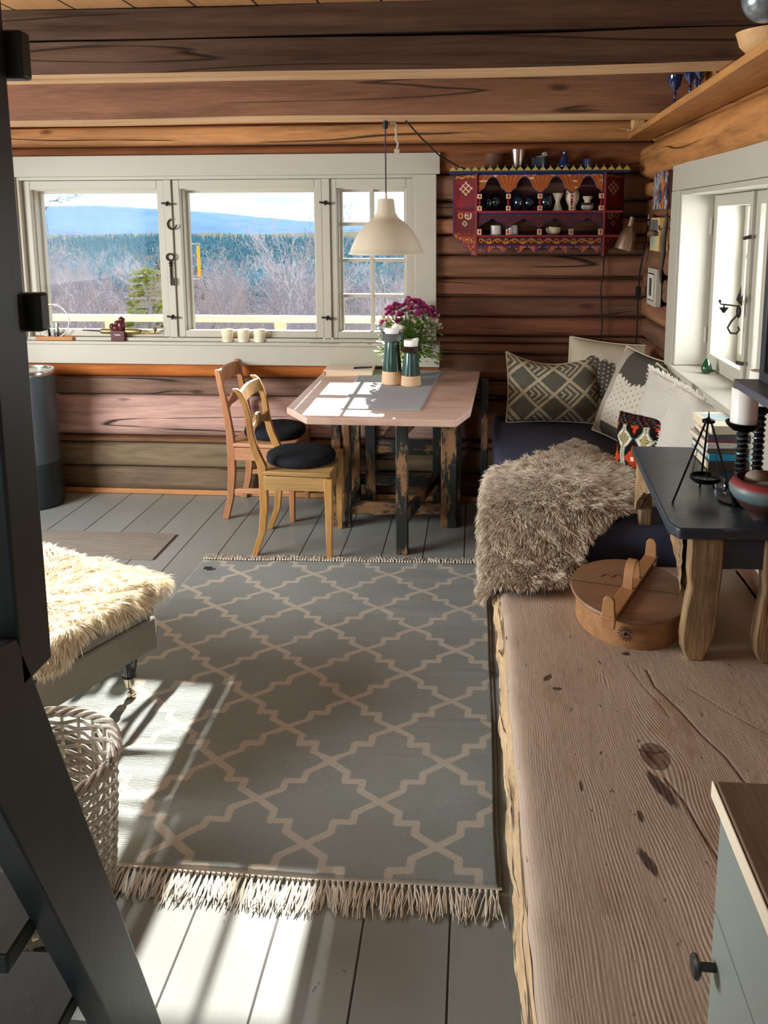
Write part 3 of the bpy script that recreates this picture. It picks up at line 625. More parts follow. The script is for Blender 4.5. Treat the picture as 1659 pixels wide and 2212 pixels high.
def fur_mat(name, root, tip, alt, rough=.75, trans=0.):
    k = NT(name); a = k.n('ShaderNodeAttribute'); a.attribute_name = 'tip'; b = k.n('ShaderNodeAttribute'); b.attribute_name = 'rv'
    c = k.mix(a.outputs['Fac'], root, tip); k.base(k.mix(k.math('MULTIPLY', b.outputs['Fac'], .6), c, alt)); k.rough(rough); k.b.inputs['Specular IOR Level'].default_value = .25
    if trans:
        t = k.n('ShaderNodeBsdfTranslucent'); t.inputs[0].default_value = (*tip, 1); mx = k.n('ShaderNodeMixShader'); mx.inputs[0].default_value = trans; k.l(k.b.outputs[0], mx.inputs[1]); k.l(t.outputs[0], mx.inputs[2]); k.l(mx.outputs[0], k.out.inputs[0])
    return k.m
def inside(x, y, poly):
    c_ = np.zeros(x.shape, bool); j = len(poly)-1
    for i in range(len(poly)):
        xi, yi = poly[i]; xj, yj = poly[j]; k_ = ((yi > y) != (yj > y)) & (x < (xj-xi)*(y-yi)/(yj-yi+1e-12)+xi); c_ ^= k_; j = i
    return c_
def skin(t, poly, surf, n, L, W_, m, hide, seed, center, swirl=.3, th=.012):
    """t thing at origin; poly in (s,t) drape coordinates; surf(s,t)->xyz"""
    pl = np.array(poly); s0, s1, t0, t1 = pl[:, 0].min(), pl[:, 0].max(), pl[:, 1].min(), pl[:, 1].max()
    r = np.random.default_rng(seed)
    # leather underneath: masked grid
    gu, gv = 90, 110; S, T = np.meshgrid(np.linspace(s0, s1, gu), np.linspace(t0, t1, gv), indexing='ij'); Pg = surf(S.ravel(), T.ravel()); F = grid_faces(gu, gv)
    msk = inside(S.ravel(), T.ravel(), poly); F = F[msk[F].all(1)]
    hd = fast_mesh('hide', Pg+np.array([0, 0, .004]), F, hide, t); so = hd.modifiers.new('s', 'SOLIDIFY'); so.thickness = .008; so.offset = 1
    s = r.uniform(s0, s1, int(n*2.2)); tt = r.uniform(t0, t1, int(n*2.2)); k_ = inside(s, tt, poly); s = s[k_][:n]; tt = tt[k_][:n]
    P_ = surf(s, tt); e_ = .004; Pu = surf(s+e_, tt)-P_; Pv = surf(s, tt+e_)-P_; N_ = np.cross(Pu, Pv); N_ /= np.linalg.norm(N_, axis=1)[:, None]
    ds = np.stack([s-center[0], tt-center[1]], -1); ds /= np.linalg.norm(ds, axis=1)[:, None]+1e-6; D = Pu*ds[:, :1]+Pv*ds[:, 1:]+np.array([0, -.0012, -.0012]); D /= np.linalg.norm(D, axis=1)[:, None]
    fur('fleece', P_+N_*.008, N_, D, L, W_, m, t, seed, swirl=swirl)

# ------------------------------------------------------------------ live-edge slab bench (grain computed per vertex, bending round the knot)
SZ = .42
def slab():
    t = thing('live_edge_bench', 'long weathered timber bench slab with live edge and large knot', 'bench', (.5, 1.5, 0))
    nxs, nys = 300, 480; Y0, Y1 = .55, 2.76
    U, V_ = np.meshgrid(np.linspace(0, 1, nxs), np.linspace(0, 1, nys), indexing='ij'); Y = Y0+(Y1-Y0)*V_
    ed = .104-.012*(Y-1.2)/1.2+.006*vnoise(Y, Y*0, 4, 21)+.0025*vnoise(Y, Y*0, 16, 22); X = ed+(.905-ed)*U
    kx, ky = .415, 1.715
    def kn(x, y, kx, ky, A, R, el=1.5):
        dx, dy = x-kx, (y-ky)/el; r2 = dx*dx+dy*dy; return -A*dx/(1+r2/(R*R)), np.sqrt(r2)
    g0, kd_ = kn(X, Y, kx, ky, .72, .075); g1, kd2 = kn(X, Y, .35, 2.02, .5, .02)
    bend = -.10*(Y-1.7)-.06*(Y-1.7)**2*np.sign(Y-1.7)
    gu = X+g0+g1+.012*vnoise(X, Y, 3, 23)+.004*vnoise(X*2, Y, 9, 24)-bend*np.clip((X-.2)/.3, 0, 1)
    crk = np.full(X.shape, 9.)
    for line, w in ((((.42, 1.64), (.445, 1.57), (.455, 1.5), (.47, 1.42), (.48, 1.36), (.49, 1.3), (.505, 1.22)), 0), (((.47, 2.08), (.475, 2.0), (.515, 1.9), (.545, 1.8), (.575, 1.72), (.585, 1.66), (.60, 1.60)), 0), (((.425, 2.1), (.445, 2.0), (.47, 1.93), (.485, 1.87)), .0015), (((.56, 2.0), (.63, 1.9), (.72, 1.8), (.8, 1.74)), .0012), (((.385, 1.735), (.415, 1.728), (.445, 1.735)), 0)):
        crk = np.minimum(crk, seg_d(X, Y, line)+w)
    rid = np.sin(gu*2*np.pi/.0062); Z = SZ-.0012*(1-rid)*.5+.0025*vnoise(X, Y, 6, 25)-.0015*np.exp(-(crk/.003)**2)-.02*np.exp(-U*(.83)/.012)-.003*np.clip(1-kd_/.02, 0, 1)
    # underside skirt for the live edge
    V = np.stack([X, Y, Z], -1).reshape(-1, 3); F = grid_faces(nxs, nys)
    k = NT('weathered_slab'); A = lambda n_: (lambda q: (setattr(q, 'attribute_name', n_), q.outputs['Fac'])[1])(k.n('ShaderNodeAttribute'))
    gu_, kd__, ck = A('gu'), A('kd'), A('crk')
    ridge = k.math('MULTIPLY_ADD', k.math('SINE', k.math('MULTIPLY', gu_, 2*math.pi/.0058)), .5, .5); r2_ = k.math('MULTIPLY_ADD', k.math('SINE', k.math('MULTIPLY', gu_, 2*math.pi/.0171)), .5, .5)
    v_ = k.coords(scale=(1, .25, 1)); fine = k.noise(v_, 70, 5, .7); big = k.noise(k.coords(scale=(1, .6, 1)), 4, 5, .6)
    vv = k.coords(scale=(1, .5, 1)); pits = k.ramp(k.noise(vv, 45, 3, .6), [(.28, 1.), (.33, 0.)])
    c = k.mix(big, srgb(160, 140, 122), srgb(204, 184, 164)); c = k.mix(k.math('MULTIPLY', k.math('SUBTRACT', 1., ridge), k.math('MULTIPLY', k.math('SUBTRACT', big, .15, clamp=True), k.math('MULTIPLY', fine, .8))), c, srgb(126, 102, 84)); c = k.mix(k.math('MULTIPLY', r2_, .08), c, srgb(200, 182, 160))
    c = k.mix(k.math('MULTIPLY', k.ramp(k.noise(k.coords(scale=(1, .5, 1)), 7, 5, .7), [(.58, 0.), (.72, 1.)]), .5), c, srgb(140, 104, 66))
    c = k.mix(k.math('MULTIPLY', pits, .7), c, srgb(66, 46, 34)); c = k.mix(k.ramp(kd__, [(.026, 1.), (.031, 0.)]), c, srgb(116, 90, 76)); c = k.mix(k.ramp(k.math('ABSOLUTE', k.math('SUBTRACT', kd__, .0305)), [(.0005, .8), (.003, 0.)]), c, srgb(60, 42, 32))
    c = k.mix(k.ramp(ck, [(.0016, 1.), (.0040, 0.)]), c, srgb(22, 14, 10))
    st_ = A('stain'); c = k.mix(k.math('MULTIPLY', k.ramp(k.math('ADD', st_, k.math('MULTIPLY', k.math('SUBTRACT', fine, .5), .9)), [(.42, 0.), (.6, 1.)]), .85), c, srgb(52, 34, 30))
    k.base(c); k.rough(.75); k.b.inputs['Specular IOR Level'].default_value = .3; k.bump(k.math('MULTIPLY_ADD', k.math('MULTIPLY', ridge, fine), .22, k.math('SUBTRACT', k.math('MULTIPLY', fine, .8), k.math('MULTIPLY', pits, .8))), .55, .003)
    stn = np.zeros(X.shape)
    for (sx, sy, rx, ry, sk) in ((.405, 1.61, .016, .055, -.35), (.336, 1.40, .011, .035, -.25), (.345, 1.52, .006, .02, 0), (.2, 2.02, .01, .018, .4), (.22, 1.97, .014, .006, 0), (.235, 1.60, .004, .02, 0), (.43, 2.16, .012, .01, 0)):
        dx, dy = X-sx-sk*(Y-sy), Y-sy; stn = np.maximum(stn, np.exp(-((dx/rx)**2+(dy/ry)**2)*.8))
    M['slab'] = k.m
    world_child(fast_mesh('slab_top', V, F, k.m, attrs={'gu': gu, 'kd': kd_*1.0+0, 'crk': crk, 'stain': stn}), t)
    # live edge
    k = NT('hewn_live_edge'); ve = k.coords(scale=(1, .16, 1)); ne = k.noise(ve, 55, 6, .75, .6); nb_ = k.noise(k.coords(scale=(1, .3, 1)), 16, 5, .7); fis = k.ramp(k.math('ABSOLUTE', k.math('SUBTRACT', k.noise(k.coords(scale=(1, .07, 1)), 26, 3, .6, .4), .5)), [(.006, 1.), (.022, 0.)])
    c = k.mix(ne, srgb(150, 112, 70), srgb(236, 210, 168)); c = k.mix(k.ramp(nb_, [(.55, 0.), (.68, .75)]), c, srgb(104, 76, 50)); c = k.mix(k.math('MULTIPLY', fis, .8), c, srgb(40, 28, 20)); k.base(c); k.rough(.85); k.bump(k.math('SUBTRACT', ne, fis), .9, .006); M['slab_edge'] = k.m
    n2, m2 = 420, 26; Ye = np.linspace(Y0, Y1, n2); q = np.linspace(0, 1, m2); YY, Q = np.meshgrid(Ye, q, indexing='ij')
    e0 = .104-.012*(YY-1.2)/1.2+.006*vnoise(YY, YY*0, 4, 21)+.0025*vnoise(YY, YY*0, 16, 22)
    bul = np.sin(Q*np.pi*.8)*.024+.009*vnoise(YY, Q*1.3, 9, 31)*np.sin(Q*np.pi)+.0035*vnoise(YY*1.3, Q*4, 22, 32)*np.sin(Q*np.pi)
    ze = SZ-.019-Q*.085+.004*vnoise(YY, Q, 12, 33)*Q; Xe = e0-bul+Q*Q*.022
    M['slab_under'] = wood('live_edge_wood', srgb(226, 196, 152), srgb(146, 110, 70), 'Y', .8, 1., grain=2.6, crack=1., knots=True, stain=srgb(84, 60, 40), stain_amt=.9)
    world_child(fast_mesh('live_edge', np.stack([Xe, YY, ze], -1).reshape(-1, 3), grid_faces(n2, m2), M['slab_edge']), t)
    b = MB().box(.12, .905, Y0, Y1, SZ-.105, SZ-.03); b.build('slab_underside', M['slab_under'], t, loc=(-.5, -1.5, 0))
    for (x, y) in ((.2, .8), (.84, .8), (.22, 2.62), (.84, 2.62)): MB().box(x-.04, x+.04, y-.04, y+.04, 0, SZ-.10).build('leg', M['beam_dark'], t, bevel=.006, loc=(-.5, -1.5, 0))
slab()

# ------------------------------------------------------------------ daybed
def cloth(name, c, c2, rough=.95, ns=260, nb=.6, stretch=(1,1,1)):
    k = NT(name); n_ = k.noise(k.coords(scale=stretch, rnd=True), ns, 3, .7); b_ = k.noise(k.coords(rnd=True), 4, 4); k.base(k.mix(k.math('MULTIPLY_ADD', n_, .65, k.math('MULTIPLY', b_, .35)), c2, c)); k.rough(rough); k.b.inputs['Specular IOR Level'].default_value = .15; k.bump(n_, nb, .003); return k.m
navy = cloth('navy_wool', srgb(84, 86, 104), srgb(44, 46, 60), ns=180)
db = thing('daybed', 'low daybed along the right wall with a dark blue woollen cover', 'daybed', (.5, 3.7, 0))
MB().box(-.365, .40, -.88, .86, .10, .30).build('bed_frame', wood('daybed_frame', srgb(140, 96, 60), srgb(92, 60, 38), 'Y', .6, .3), db, bevel=.01)
for x in (-.33, .36):
    for y in (-.8, .8): MB().box(x-.03, x+.03, y-.03, y+.03, 0, .10).build('leg', M['pine'], db, bevel=.004)
b = MB().box(-.40, .40, -.90, .87, .245, .535); o = b.build('mattress_cover', navy, db, bevel=.05, seg=5)

# brown sheepskin over the daybed end
def surf_b(s, t):
    fy = np.clip((t-2.68)/.22, 0, 1); fy = fy*fy*(3-2*fy); z = .445+(.54-.445)*fy+.006*vnoise(s, t, 5, 41)+.03*np.exp(-((t-3.1)/.5)**2-((s-.35)/.3)**2)
    d = np.maximum(0, .11-s); x = np.where(s < .11, .11-.075*(1-np.exp(-d/.05)), s); z = z-np.where(s < .11, np.maximum(0, d-.035)+.012*np.clip(d/.035, 0, 1), 0)
    dn = np.maximum(0, 2.5-t); z = z-dn*.15; return np.stack([x, t, z], -1)
sk = thing('sheepskin', 'shaggy brown grey sheepskin draped over the daybed end and bench', 'sheepskin', (0, 0, 0))
leather = plain('sheep_hide', srgb(120, 104, 84), .8)
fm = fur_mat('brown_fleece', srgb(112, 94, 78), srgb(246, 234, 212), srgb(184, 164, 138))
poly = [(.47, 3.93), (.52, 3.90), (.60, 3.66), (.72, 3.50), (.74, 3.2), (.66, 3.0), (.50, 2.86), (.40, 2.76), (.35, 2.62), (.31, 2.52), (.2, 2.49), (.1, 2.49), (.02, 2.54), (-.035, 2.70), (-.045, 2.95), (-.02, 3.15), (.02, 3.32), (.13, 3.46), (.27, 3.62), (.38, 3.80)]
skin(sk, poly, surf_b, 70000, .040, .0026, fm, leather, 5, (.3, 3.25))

# ------------------------------------------------------------------ ottoman with white sheepskin
tweed = cloth('grey_tweed', srgb(168, 160, 144), srgb(92, 86, 76), ns=330, nb=1.)
ot = thing('ottoman', 'grey tweed ottoman on turned black castor legs under a white fleece', 'ottoman', (-1.085, 2.53, 0), math.radians(-24.5))
# local: +x = back edge away from the corner is -x ; -y runs along the visible side
b = MB().box(-1.0, 0, -.78, 0, .17, .285); b.build('base_cushion', tweed, ot, bevel=.008)
b = MB().box(-1.0, 0, -.78, 0, .287, .38); b.build('seat_cushion', tweed, ot, bevel=.018, seg=3)
blk = plain('black_lacquer', srgb(26, 26, 28), .18, coat=.5); chrome = plain('brass_chrome', srgb(210, 196, 170), .18, 1)
for (x, y) in ((-.07, -.07), (-.93, -.07), (-.07, -.71), (-.93, -.71)):
    l_ = MB().lathe([(.001, .17), (.032, .17), (.032, .155), (.024, .148), (.030, .140), (.029, .128), (.021, .085), (.024, .082), (.024, .078), (.001, .078)], 20, Matrix.Translation((x, y, 0))).build('leg', blk, ot, smooth=True)
    MB().lathe([(.0195, .08), (.017, .045), (.001, .045)], 16, Matrix.Translation((x, y, 0))).build('ferrule', chrome, l_, smooth=True)
    MB().lathe([(.001, -.008), (.012, -.010), (.0155, -.006), (.0155, .006), (.012, .010), (.001, .008)], 18, Matrix.Translation((x+.014, y-.006, .0165)) @ Matrix.Rotation(math.radians(90), 4, 'X')).tube([(x, y, .05), (x+.004, y-.003, .035), (x+.014, y-.006, .03)], .006, 8).build('castor', chrome, l_, smooth=True)
def surf_w(s, t):
    h = .392+.010*vnoise(s, t, 4, 51)
    dx = np.maximum(0, s+.015); dy = np.maximum(0, -.0-t*-1-.0); 
    x = np.where(s > -.015, -.015+.06*(1-np.exp(-dx/.06)), s); z = h-np.maximum(0, dx-.03)*.95
    dyb = np.maximum(0, t-0.0); z = z-dyb*.35; y = t
    c_, s_ = math.cos(math.radians(-24.5)), math.sin(math.radians(-24.5)); return np.stack([-1.085+x*c_-y*s_, 2.53+x*s_+y*c_, z], -1)
ws = thing('sheepskin', 'thick cream white sheepskin lying over the grey ottoman', 'sheepskin', (0, 0, 0))
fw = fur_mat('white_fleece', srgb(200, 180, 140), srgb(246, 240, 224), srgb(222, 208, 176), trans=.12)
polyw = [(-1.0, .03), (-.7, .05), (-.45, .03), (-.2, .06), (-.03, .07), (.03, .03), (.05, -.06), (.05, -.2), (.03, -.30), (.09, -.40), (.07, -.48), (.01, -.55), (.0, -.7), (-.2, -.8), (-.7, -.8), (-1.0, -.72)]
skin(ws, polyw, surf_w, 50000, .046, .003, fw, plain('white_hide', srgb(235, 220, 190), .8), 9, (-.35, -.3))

# ------------------------------------------------------------------ gate-leg table
M['tabletop'] = wood('table_top_wood', srgb(222, 192, 174), srgb(194, 156, 138), 'X', .38, .15, crack=.5, stain=srgb(130, 90, 70), stain_amt=.35)
def paintwood(name, axis):
    k = NT(name); al = {'X': (.08, 1, 1), 'Y': (1, .08, 1), 'Z': (1, 1, .08)}[axis]; g = k.noise(k.coords(scale=al, rnd=True), 30, 5, .6, .5); w_ = k.noise(k.coords(scale={'X': (.3, 1, 1), 'Y': (1, .3, 1), 'Z': (1, 1, .3)}[axis], rnd=True), 13, 6, .75)
    wd = k.mix(g, srgb(96, 66, 42), srgb(172, 128, 84)); f = k.ramp(w_, [(.44, 0.), (.50, 1.)]); k.base(k.mix(f, wd, k.mix(g, srgb(22, 26, 26), srgb(40, 46, 44)))); k.rough(.5); k.bump(k.math('MULTIPLY_ADD', f, .6, g), .35, .003); return k.m
PWZ, PWX, PWY = paintwood('worn_black_paint_z', 'Z'), paintwood('worn_black_paint_x', 'X'), paintwood('worn_black_paint_y', 'Y')
TX, TY, TH = -.42, 4.0, .78
tb = thing('gateleg_table', 'old gateleg dining table with pale worn top and chipped black legs', 'table', (TX, TY, 0))
o = MB().prism([(-.445, -.41), (-.315, -.60), (.34, -.61), (.40, -.41), (.445, .575), (-.445, .575)], TH-.032, TH).build('tabletop', M['tabletop'], tb, bevel=.005, seg=3)
def leg(x, y, w, d, h=TH-.034): return MB().box(x-w/2, x+w/2, y-d/2, y+d/2, 0, h).build('leg', PWZ, tb, bevel=.005)
L_ = lambda x, y: (x-TX, y-TY)
for (x, y, w, d) in ((-.735, 4.15, .05, .045), (-.675, 4.14, .035, .055), (-.135, 4.17, .085, .05), (-.085, 4.20, .03, .05), (-.70, 4.50, .085, .045), (-.60, 4.52, .06, .04), (-.215, 4.52, .05, .045), (-.10, 4.52, .045, .04), (.055, 4.50, .04, .04)): leg(*L_(x, y), w, d)
x, y = L_(-.352, 3.80); leg(x, y, .058, .058)
def rail_(p, q, w, h, m_): p = (p[0]-TX, p[1]-TY, p[2]); q = (q[0]-TX, q[1]-TY, q[2]); MB().bar(p, q, w, h).build('stretcher', m_, tb, bevel=.004)
rail_((-.67, 4.15, .10), (-.17, 4.17, .10), .03, .07, PWX); rail_((-.66, 4.52, .14), (-.12, 4.52, .14), .03, .06, PWX); rail_((-.60, 4.53, .34), (-.2, 4.53, .34), .03, .08, PWX)
rail_((-.67, 4.17, .08), (-.68, 4.49, .08), .03, .06, PWY); rail_((-.12, 4.19, .10), (-.12, 4.5, .10), .03, .06, PWY)
rail_((-.352, 3.82, .16), (-.225, 4.50, .16), .032, .06, PWY); rail_((-.352, 3.82, .62), (-.225, 4.50, .62), .032, .06, PWY)
rail_((-.58, 4.54, .38), (-.33, 4.54, .72), .03, .06, PWX); rail_((-.70, 4.15, .70), (-.12, 4.17, .70), .03, .07, PWX); rail_((-.70, 4.52, .70), (.05, 4.52, .70), .03, .07, PWX)

# ------------------------------------------------------------------ chairs (face +x)
def chair(label, mt, mtz, kind, loc, rz, Wd=.355, D=.36, back_h=.835, lean=-.045):
    t = thing('dining_chair', label, 'chair', loc, rz)
    for s in (0, 1):
        y = s*Wd
        if kind == 'curved': prof = [(-.03, 0), (.012, .12), (.025, .25), (.025, .40), (.02, .46), (-.012, .54), (-.03, .62), (-.038, .70), (-.055, .77), (-.078, .82), (-.10, .838)]; wd = [.030, .034, .038, .042, .044, .038, .032, .028, .028, .028, .026]
        else: prof = [(-.035, 0), (-.005, .12), (.008, .25), (.01, .40), (.005, .50), (-.012, .62), (-.03, .72), (-.045, .80), (-.052, .838)]; wd = [.036, .038, .042, .044, .04, .036, .032, .03, .028]
        from_side = [(x-w/2, z) for (x, z), w in zip(prof, wd)]+[(x+w/2, z) for (x, z), w in reversed(list(zip(prof, wd)))]
        Mx = Matrix(((1, 0, 0, 0), (0, 0, -1, y+.014), (0, 1, 0, 0), (0, 0, 0, 1)))
        MB().prism(from_side, 0, .028, Mx).build('back_leg', mtz, t, bevel=.004)
        yf = y+(.018 if s else -.018)
        b = MB(); x0 = D-.015; b.add([(x0-.020, yf-.020, .405), (x0+.020, yf-.020, .405), (x0+.020, yf+.020, .405), (x0-.020, yf+.020, .405), (x0-.014, yf-.013, 0), (x0+.012, yf-.013, 0), (x0+.012, yf+.013, 0), (x0-.014, yf+.013, 0)], [(0, 1, 2, 3), (7, 6, 5, 4), (0, 4, 5, 1), (1, 5, 6, 2), (2, 6, 7, 3), (3, 7, 4, 0)]); b.build('front_leg', mtz, t, bevel=.003)
    n = 14
    # seat: board, slightly flared to the front with a rounded front edge
    pts = [(-.0, -.012), (D-.02, -.045)]+[(D+.008*math.sin(math.pi*i/8)+.0, -.042+(Wd+.084)*i/8) for i in range(9)]+[(D-.02, Wd+.045), (0, Wd+.012)]
    MB().prism(pts, .414, .436).build('seat', mt, t, bevel=.006, seg=3)
    b = MB(); b.bar((.03, -.005, .375), (D-.02, -.022, .375), .02, .07).bar((.03, Wd+.005, .375), (D-.02, Wd+.022, .375), .02, .07).bar((D-.008, -.01, .375), (D-.008, Wd+.01, .375), .02, .065).bar((.025, .0, .375), (.025, Wd, .375), .02, .065); b.build('apron', mt, t, bevel=.003)
    def slat(zc_, h, x, wav, nm):
        V = []; F = []; N_ = 28
        for i in range(N_+1):
            u = i/N_; y = .006+u*(Wd-.012); bow = .012*math.sin(math.pi*u)
            hh = h*(1+(wav*(math.cos(4*math.pi*u)*.45+ (.55 if .38 < u < .62 else 0)-.2))) if wav else h; zz = zc_+(.006*math.sin(math.pi*u) if not wav else .012*math.cos(2*math.pi*u)*-1)
            V += [(x-bow-.008, y, zz-hh/2), (x-bow+.008, y, zz-hh/2), (x-bow+.008-(.012 if zc_ > .7 else 0), y, zz+hh/2), (x-bow-.008-(.012 if zc_ > .7 else 0), y, zz+hh/2)]
        for i in range(N_):
            a = i*4
            for q in range(4): F.append((a+q, a+(q+1) % 4, a+4+(q+1) % 4, a+4+q))
        F += [(3, 2, 1, 0), (N_*4, N_*4+1, N_*4+2, N_*4+3)]
        MB().add(V, F).build(nm, mt, t, bevel=.003)
    if kind == 'curved': slat(.79, .065, -.062, 0, 'top_rail'); slat(.635, .05, -.028, .55, 'carved_slat')
    else: slat(.79, .075, -.04, 0, 'top_rail'); slat(.64, .05, -.012, .3, 'carved_slat'); MB().bar((0, 0, .16), (D-.02, -.01, .17), .018, .028).bar((0, Wd, .16), (D-.02, Wd+.01, .17), .018, .028).bar((D*.5, 0, .165), (D*.5, Wd, .165), .018, .028).build('stretcher', mt, t, bevel=.003)
    return t
wc1 = wood('ochre_chair_wood', srgb(204, 156, 92), srgb(148, 100, 48), 'Z', .45, .3, grain=1.2, crack=.2, knots=False, stain=srgb(120, 78, 36), stain_amt=.5)
wc1x = wood('ochre_seat_wood', srgb(206, 170, 112), srgb(150, 112, 62), 'X', .45, .3, grain=1.2, crack=.2, knots=False)
wc2 = wood('red_chair_wood', srgb(196, 140, 98), srgb(148, 92, 58), 'Z', .5, .3, grain=1.2, crack=.2, knots=False)
wc2x = wood('red_seat_wood', srgb(206, 156, 116), srgb(160, 106, 76), 'X', .5, .3, grain=1.2, crack=.2, knots=False)
chair('ochre wooden chair with curved back posts, nearest the rug', wc1x, wc1, 'curved', (-1.045, 3.715, 0), math.radians(2))
chair('reddish wooden chair with straight back posts, nearer the window wall', wc2x, wc2, 'straight', (-1.335, 4.20, 0), math.radians(0))
felt = cloth('black_felt', srgb(50, 54, 60), srgb(14, 16, 20), ns=120, nb=1.)
def pad(label, loc, r=.175):
    pr = [(.001, 0), (r*.85, 0), (r*.97, .008), (r, .024), (r*.97, .042), (r*.85, .052), (r*.5, .056), (.001, .056)]
    b = MB().lathe(pr, 48); b.v = [(x*(1+.012*mnoise.noise(Vector((x*9, y*9, 0)))), y*(1+.012*mnoise.noise(Vector((x*9, y*9, 4)))), z+(.004*mnoise.noise(Vector((x*14, y*14, 7))) if z > .03 else 0)) for x, y, z in b.v]
    o = b.build('seat_pad', felt, smooth=True, angle=80, loc=loc); setp(o, label, 'cushion', 'round black felt seat pads'); return o
pad('round black felt pad on the ochre chair nearest the rug', (-.87, 3.895, .437)); pad('round black felt pad on the reddish chair nearer the window', (-1.125, 4.385, .437))
# ------------------------------------------------------------------ on the table
n1, n2 = 40, 60
U, V_ = np.meshgrid(np.linspace(0, 1, n1), np.linspace(0, 1, n2), indexing='ij')
xl = -.66+.05*(1-V_); xr_ = -.19-.055*(1-V_); X_ = xl+(xr_-xl)*U; Y_ = 3.56+(4.57-3.56)*V_+0.0*U
Z_ = TH+.0032+.004*np.maximum(0, vnoise(X_, Y_, 5, 71))*np.clip(V_*3-1.2, 0, 1)+.003*np.exp(-((U-1)/.03)**2)*np.abs(vnoise(Y_, Y_*0, 9, 72))
linen = cloth('grey_linen', srgb(190, 192, 194), srgb(146, 150, 156), ns=420, nb=.6)
o = fast_mesh('table_runner', np.stack([X_, Y_, Z_], -1).reshape(-1, 3), grid_faces(n1, n2), linen); so = o.modifiers.new('s', 'SOLIDIFY'); so.thickness = .0022; so.offset = -1
setp(o, 'grey linen runner laid across the table under the candle pots', 'table runner')
glaze = plain('green_glaze', srgb(44, 74, 66), .08, coat=1., var=.35); glazeg = plain('grey_glaze', srgb(92, 98, 96), .1, coat=1., var=.2); glazeb = plain('brown_glaze', srgb(46, 30, 26), .08, coat=1., var=.3)
clay = plain('bare_clay', srgb(212, 176, 140), .8, nb=.25, ns=120, var=.08); wax = plain('white_wax', srgb(244, 240, 232), .4, sub=.3, var=.02)
def candlepot(loc, h, rb, rt, rim, label, gm):
    t = thing('ceramic_candle_holder', label, 'candle holder', loc, group='two ceramic candle holders on the table runner')
    zb = h*.26; rz_ = rb+(rt-rb)*.26
    MB().lathe([(.001, 0), (rb-.003, 0), (rb, .004), (rz_, zb), (.001, zb)], 40).build('clay_foot', clay, t, smooth=True)
    MB().lathe([(.001, zb), (rz_+.0008, zb), (rt, h*.80), (rt*.98, h*.83), (.001, h*.83)], 40).build('glazed_body', glaze, t, smooth=True)
    MB().lathe([(.001, h*.82), (rt*.98, h*.82), (rim*.93, h*.86), (rim, h*.875), (rim, h*.985), (rim-.004, h), (rim-.010, h*.99), (rim-.012, h*.89), (.001, h*.885)], 40).build('rim_bowl', gm, t, smooth=True); return t
def lump_candle(loc, r, h, label, dirx, fold):
    b = MB(); pr = [(.001, 0), (r, 0), (r*1.01, h*.5), (r, h*.9), (r*.96, h), (r*.8, h*.93), (r*.5, h*.8), (.001, h*.78)]; b.lathe(pr, 32)
    b.v = [(x+(dirx*.012*max(0, z/h-.6) if x*dirx > 0 else 0), y, z+(h*.22*max(0, -x*dirx/r)*0+h*.20*max(0, x*dirx/r if z > .6*h else 0))) for x, y, z in b.v]
    t = thing('pillar_candle', label, 'candle', loc); b.build('wax_body', wax, t, smooth=True, angle=70)
    MB().ball((dirx*r*.78, 0, h*1.02), fold, 10, (1.15, .8, .72)).build('wax_fold', wax, t, smooth=True); MB().tube([(0, 0, h*.78), (.002, 0, h*.98)], .0012).build('wick', plain('wick_black', srgb(30, 26, 24), .9), t); return t
candlepot((-.435, 4.155, TH+.005), .268, .056, .038, .058, 'taller green glazed candle holder with grey rim, left of the pair', glazeg)
candlepot((-.333, 4.115, TH+.005), .208, .053, .036, .053, 'shorter green glazed candle holder with brown rim, right of the pair', glazeb)
lump_candle((-.435, 4.155, TH+.005+.238), .036, .058, 'burnt white candle with melted overhang in the taller holder', 1, .026)
lump_candle((-.333, 4.115, TH+.005+.186), .036, .052, 'stubby white candle in the shorter brown rimmed holder', 1, .012)
# flower pot with chrysanthemum
fp = thing('potted_chrysanthemum', 'bushy magenta chrysanthemum in a cream pot behind the candle holders', 'flowers', (-.36, 4.37, TH+.005))
MB().lathe([(.001, 0), (.042, 0), (.058, .14), (.061, .145), (.058, .148), (.052, .143), (.05, .12), (.001, .12)], 32).build('flower_pot', plain('cream_pot', srgb(228, 218, 178), .5, var=.04), fp, smooth=True)
rf = random.Random(5); stems = MB(); tops = []
for i in range(190):
    a = rf.uniform(0, 6.28); el = math.acos(rf.uniform(.05, 1)); R_ = rf.uniform(.17, .205)*(1-.12*math.sin(el)); tp = Vector((R_*math.sin(el)*math.cos(a)*.98, R_*math.sin(el)*math.sin(a)*.8, .245+R_*math.cos(el)*.92+.0))
    md = Vector((tp.x*.45, tp.y*.45, .12+(tp.z-.12)*.6)); stems.tube([(tp.x*.1, tp.y*.1, .13), md, tp], [.0018, .0014, .0011], 4); tops.append((tp, (tp-Vector((0, 0, .12))).normalized()))
stems.build('stems', plain('stem_green', srgb(96, 120, 64), .6), fp)
lv = MB(); 
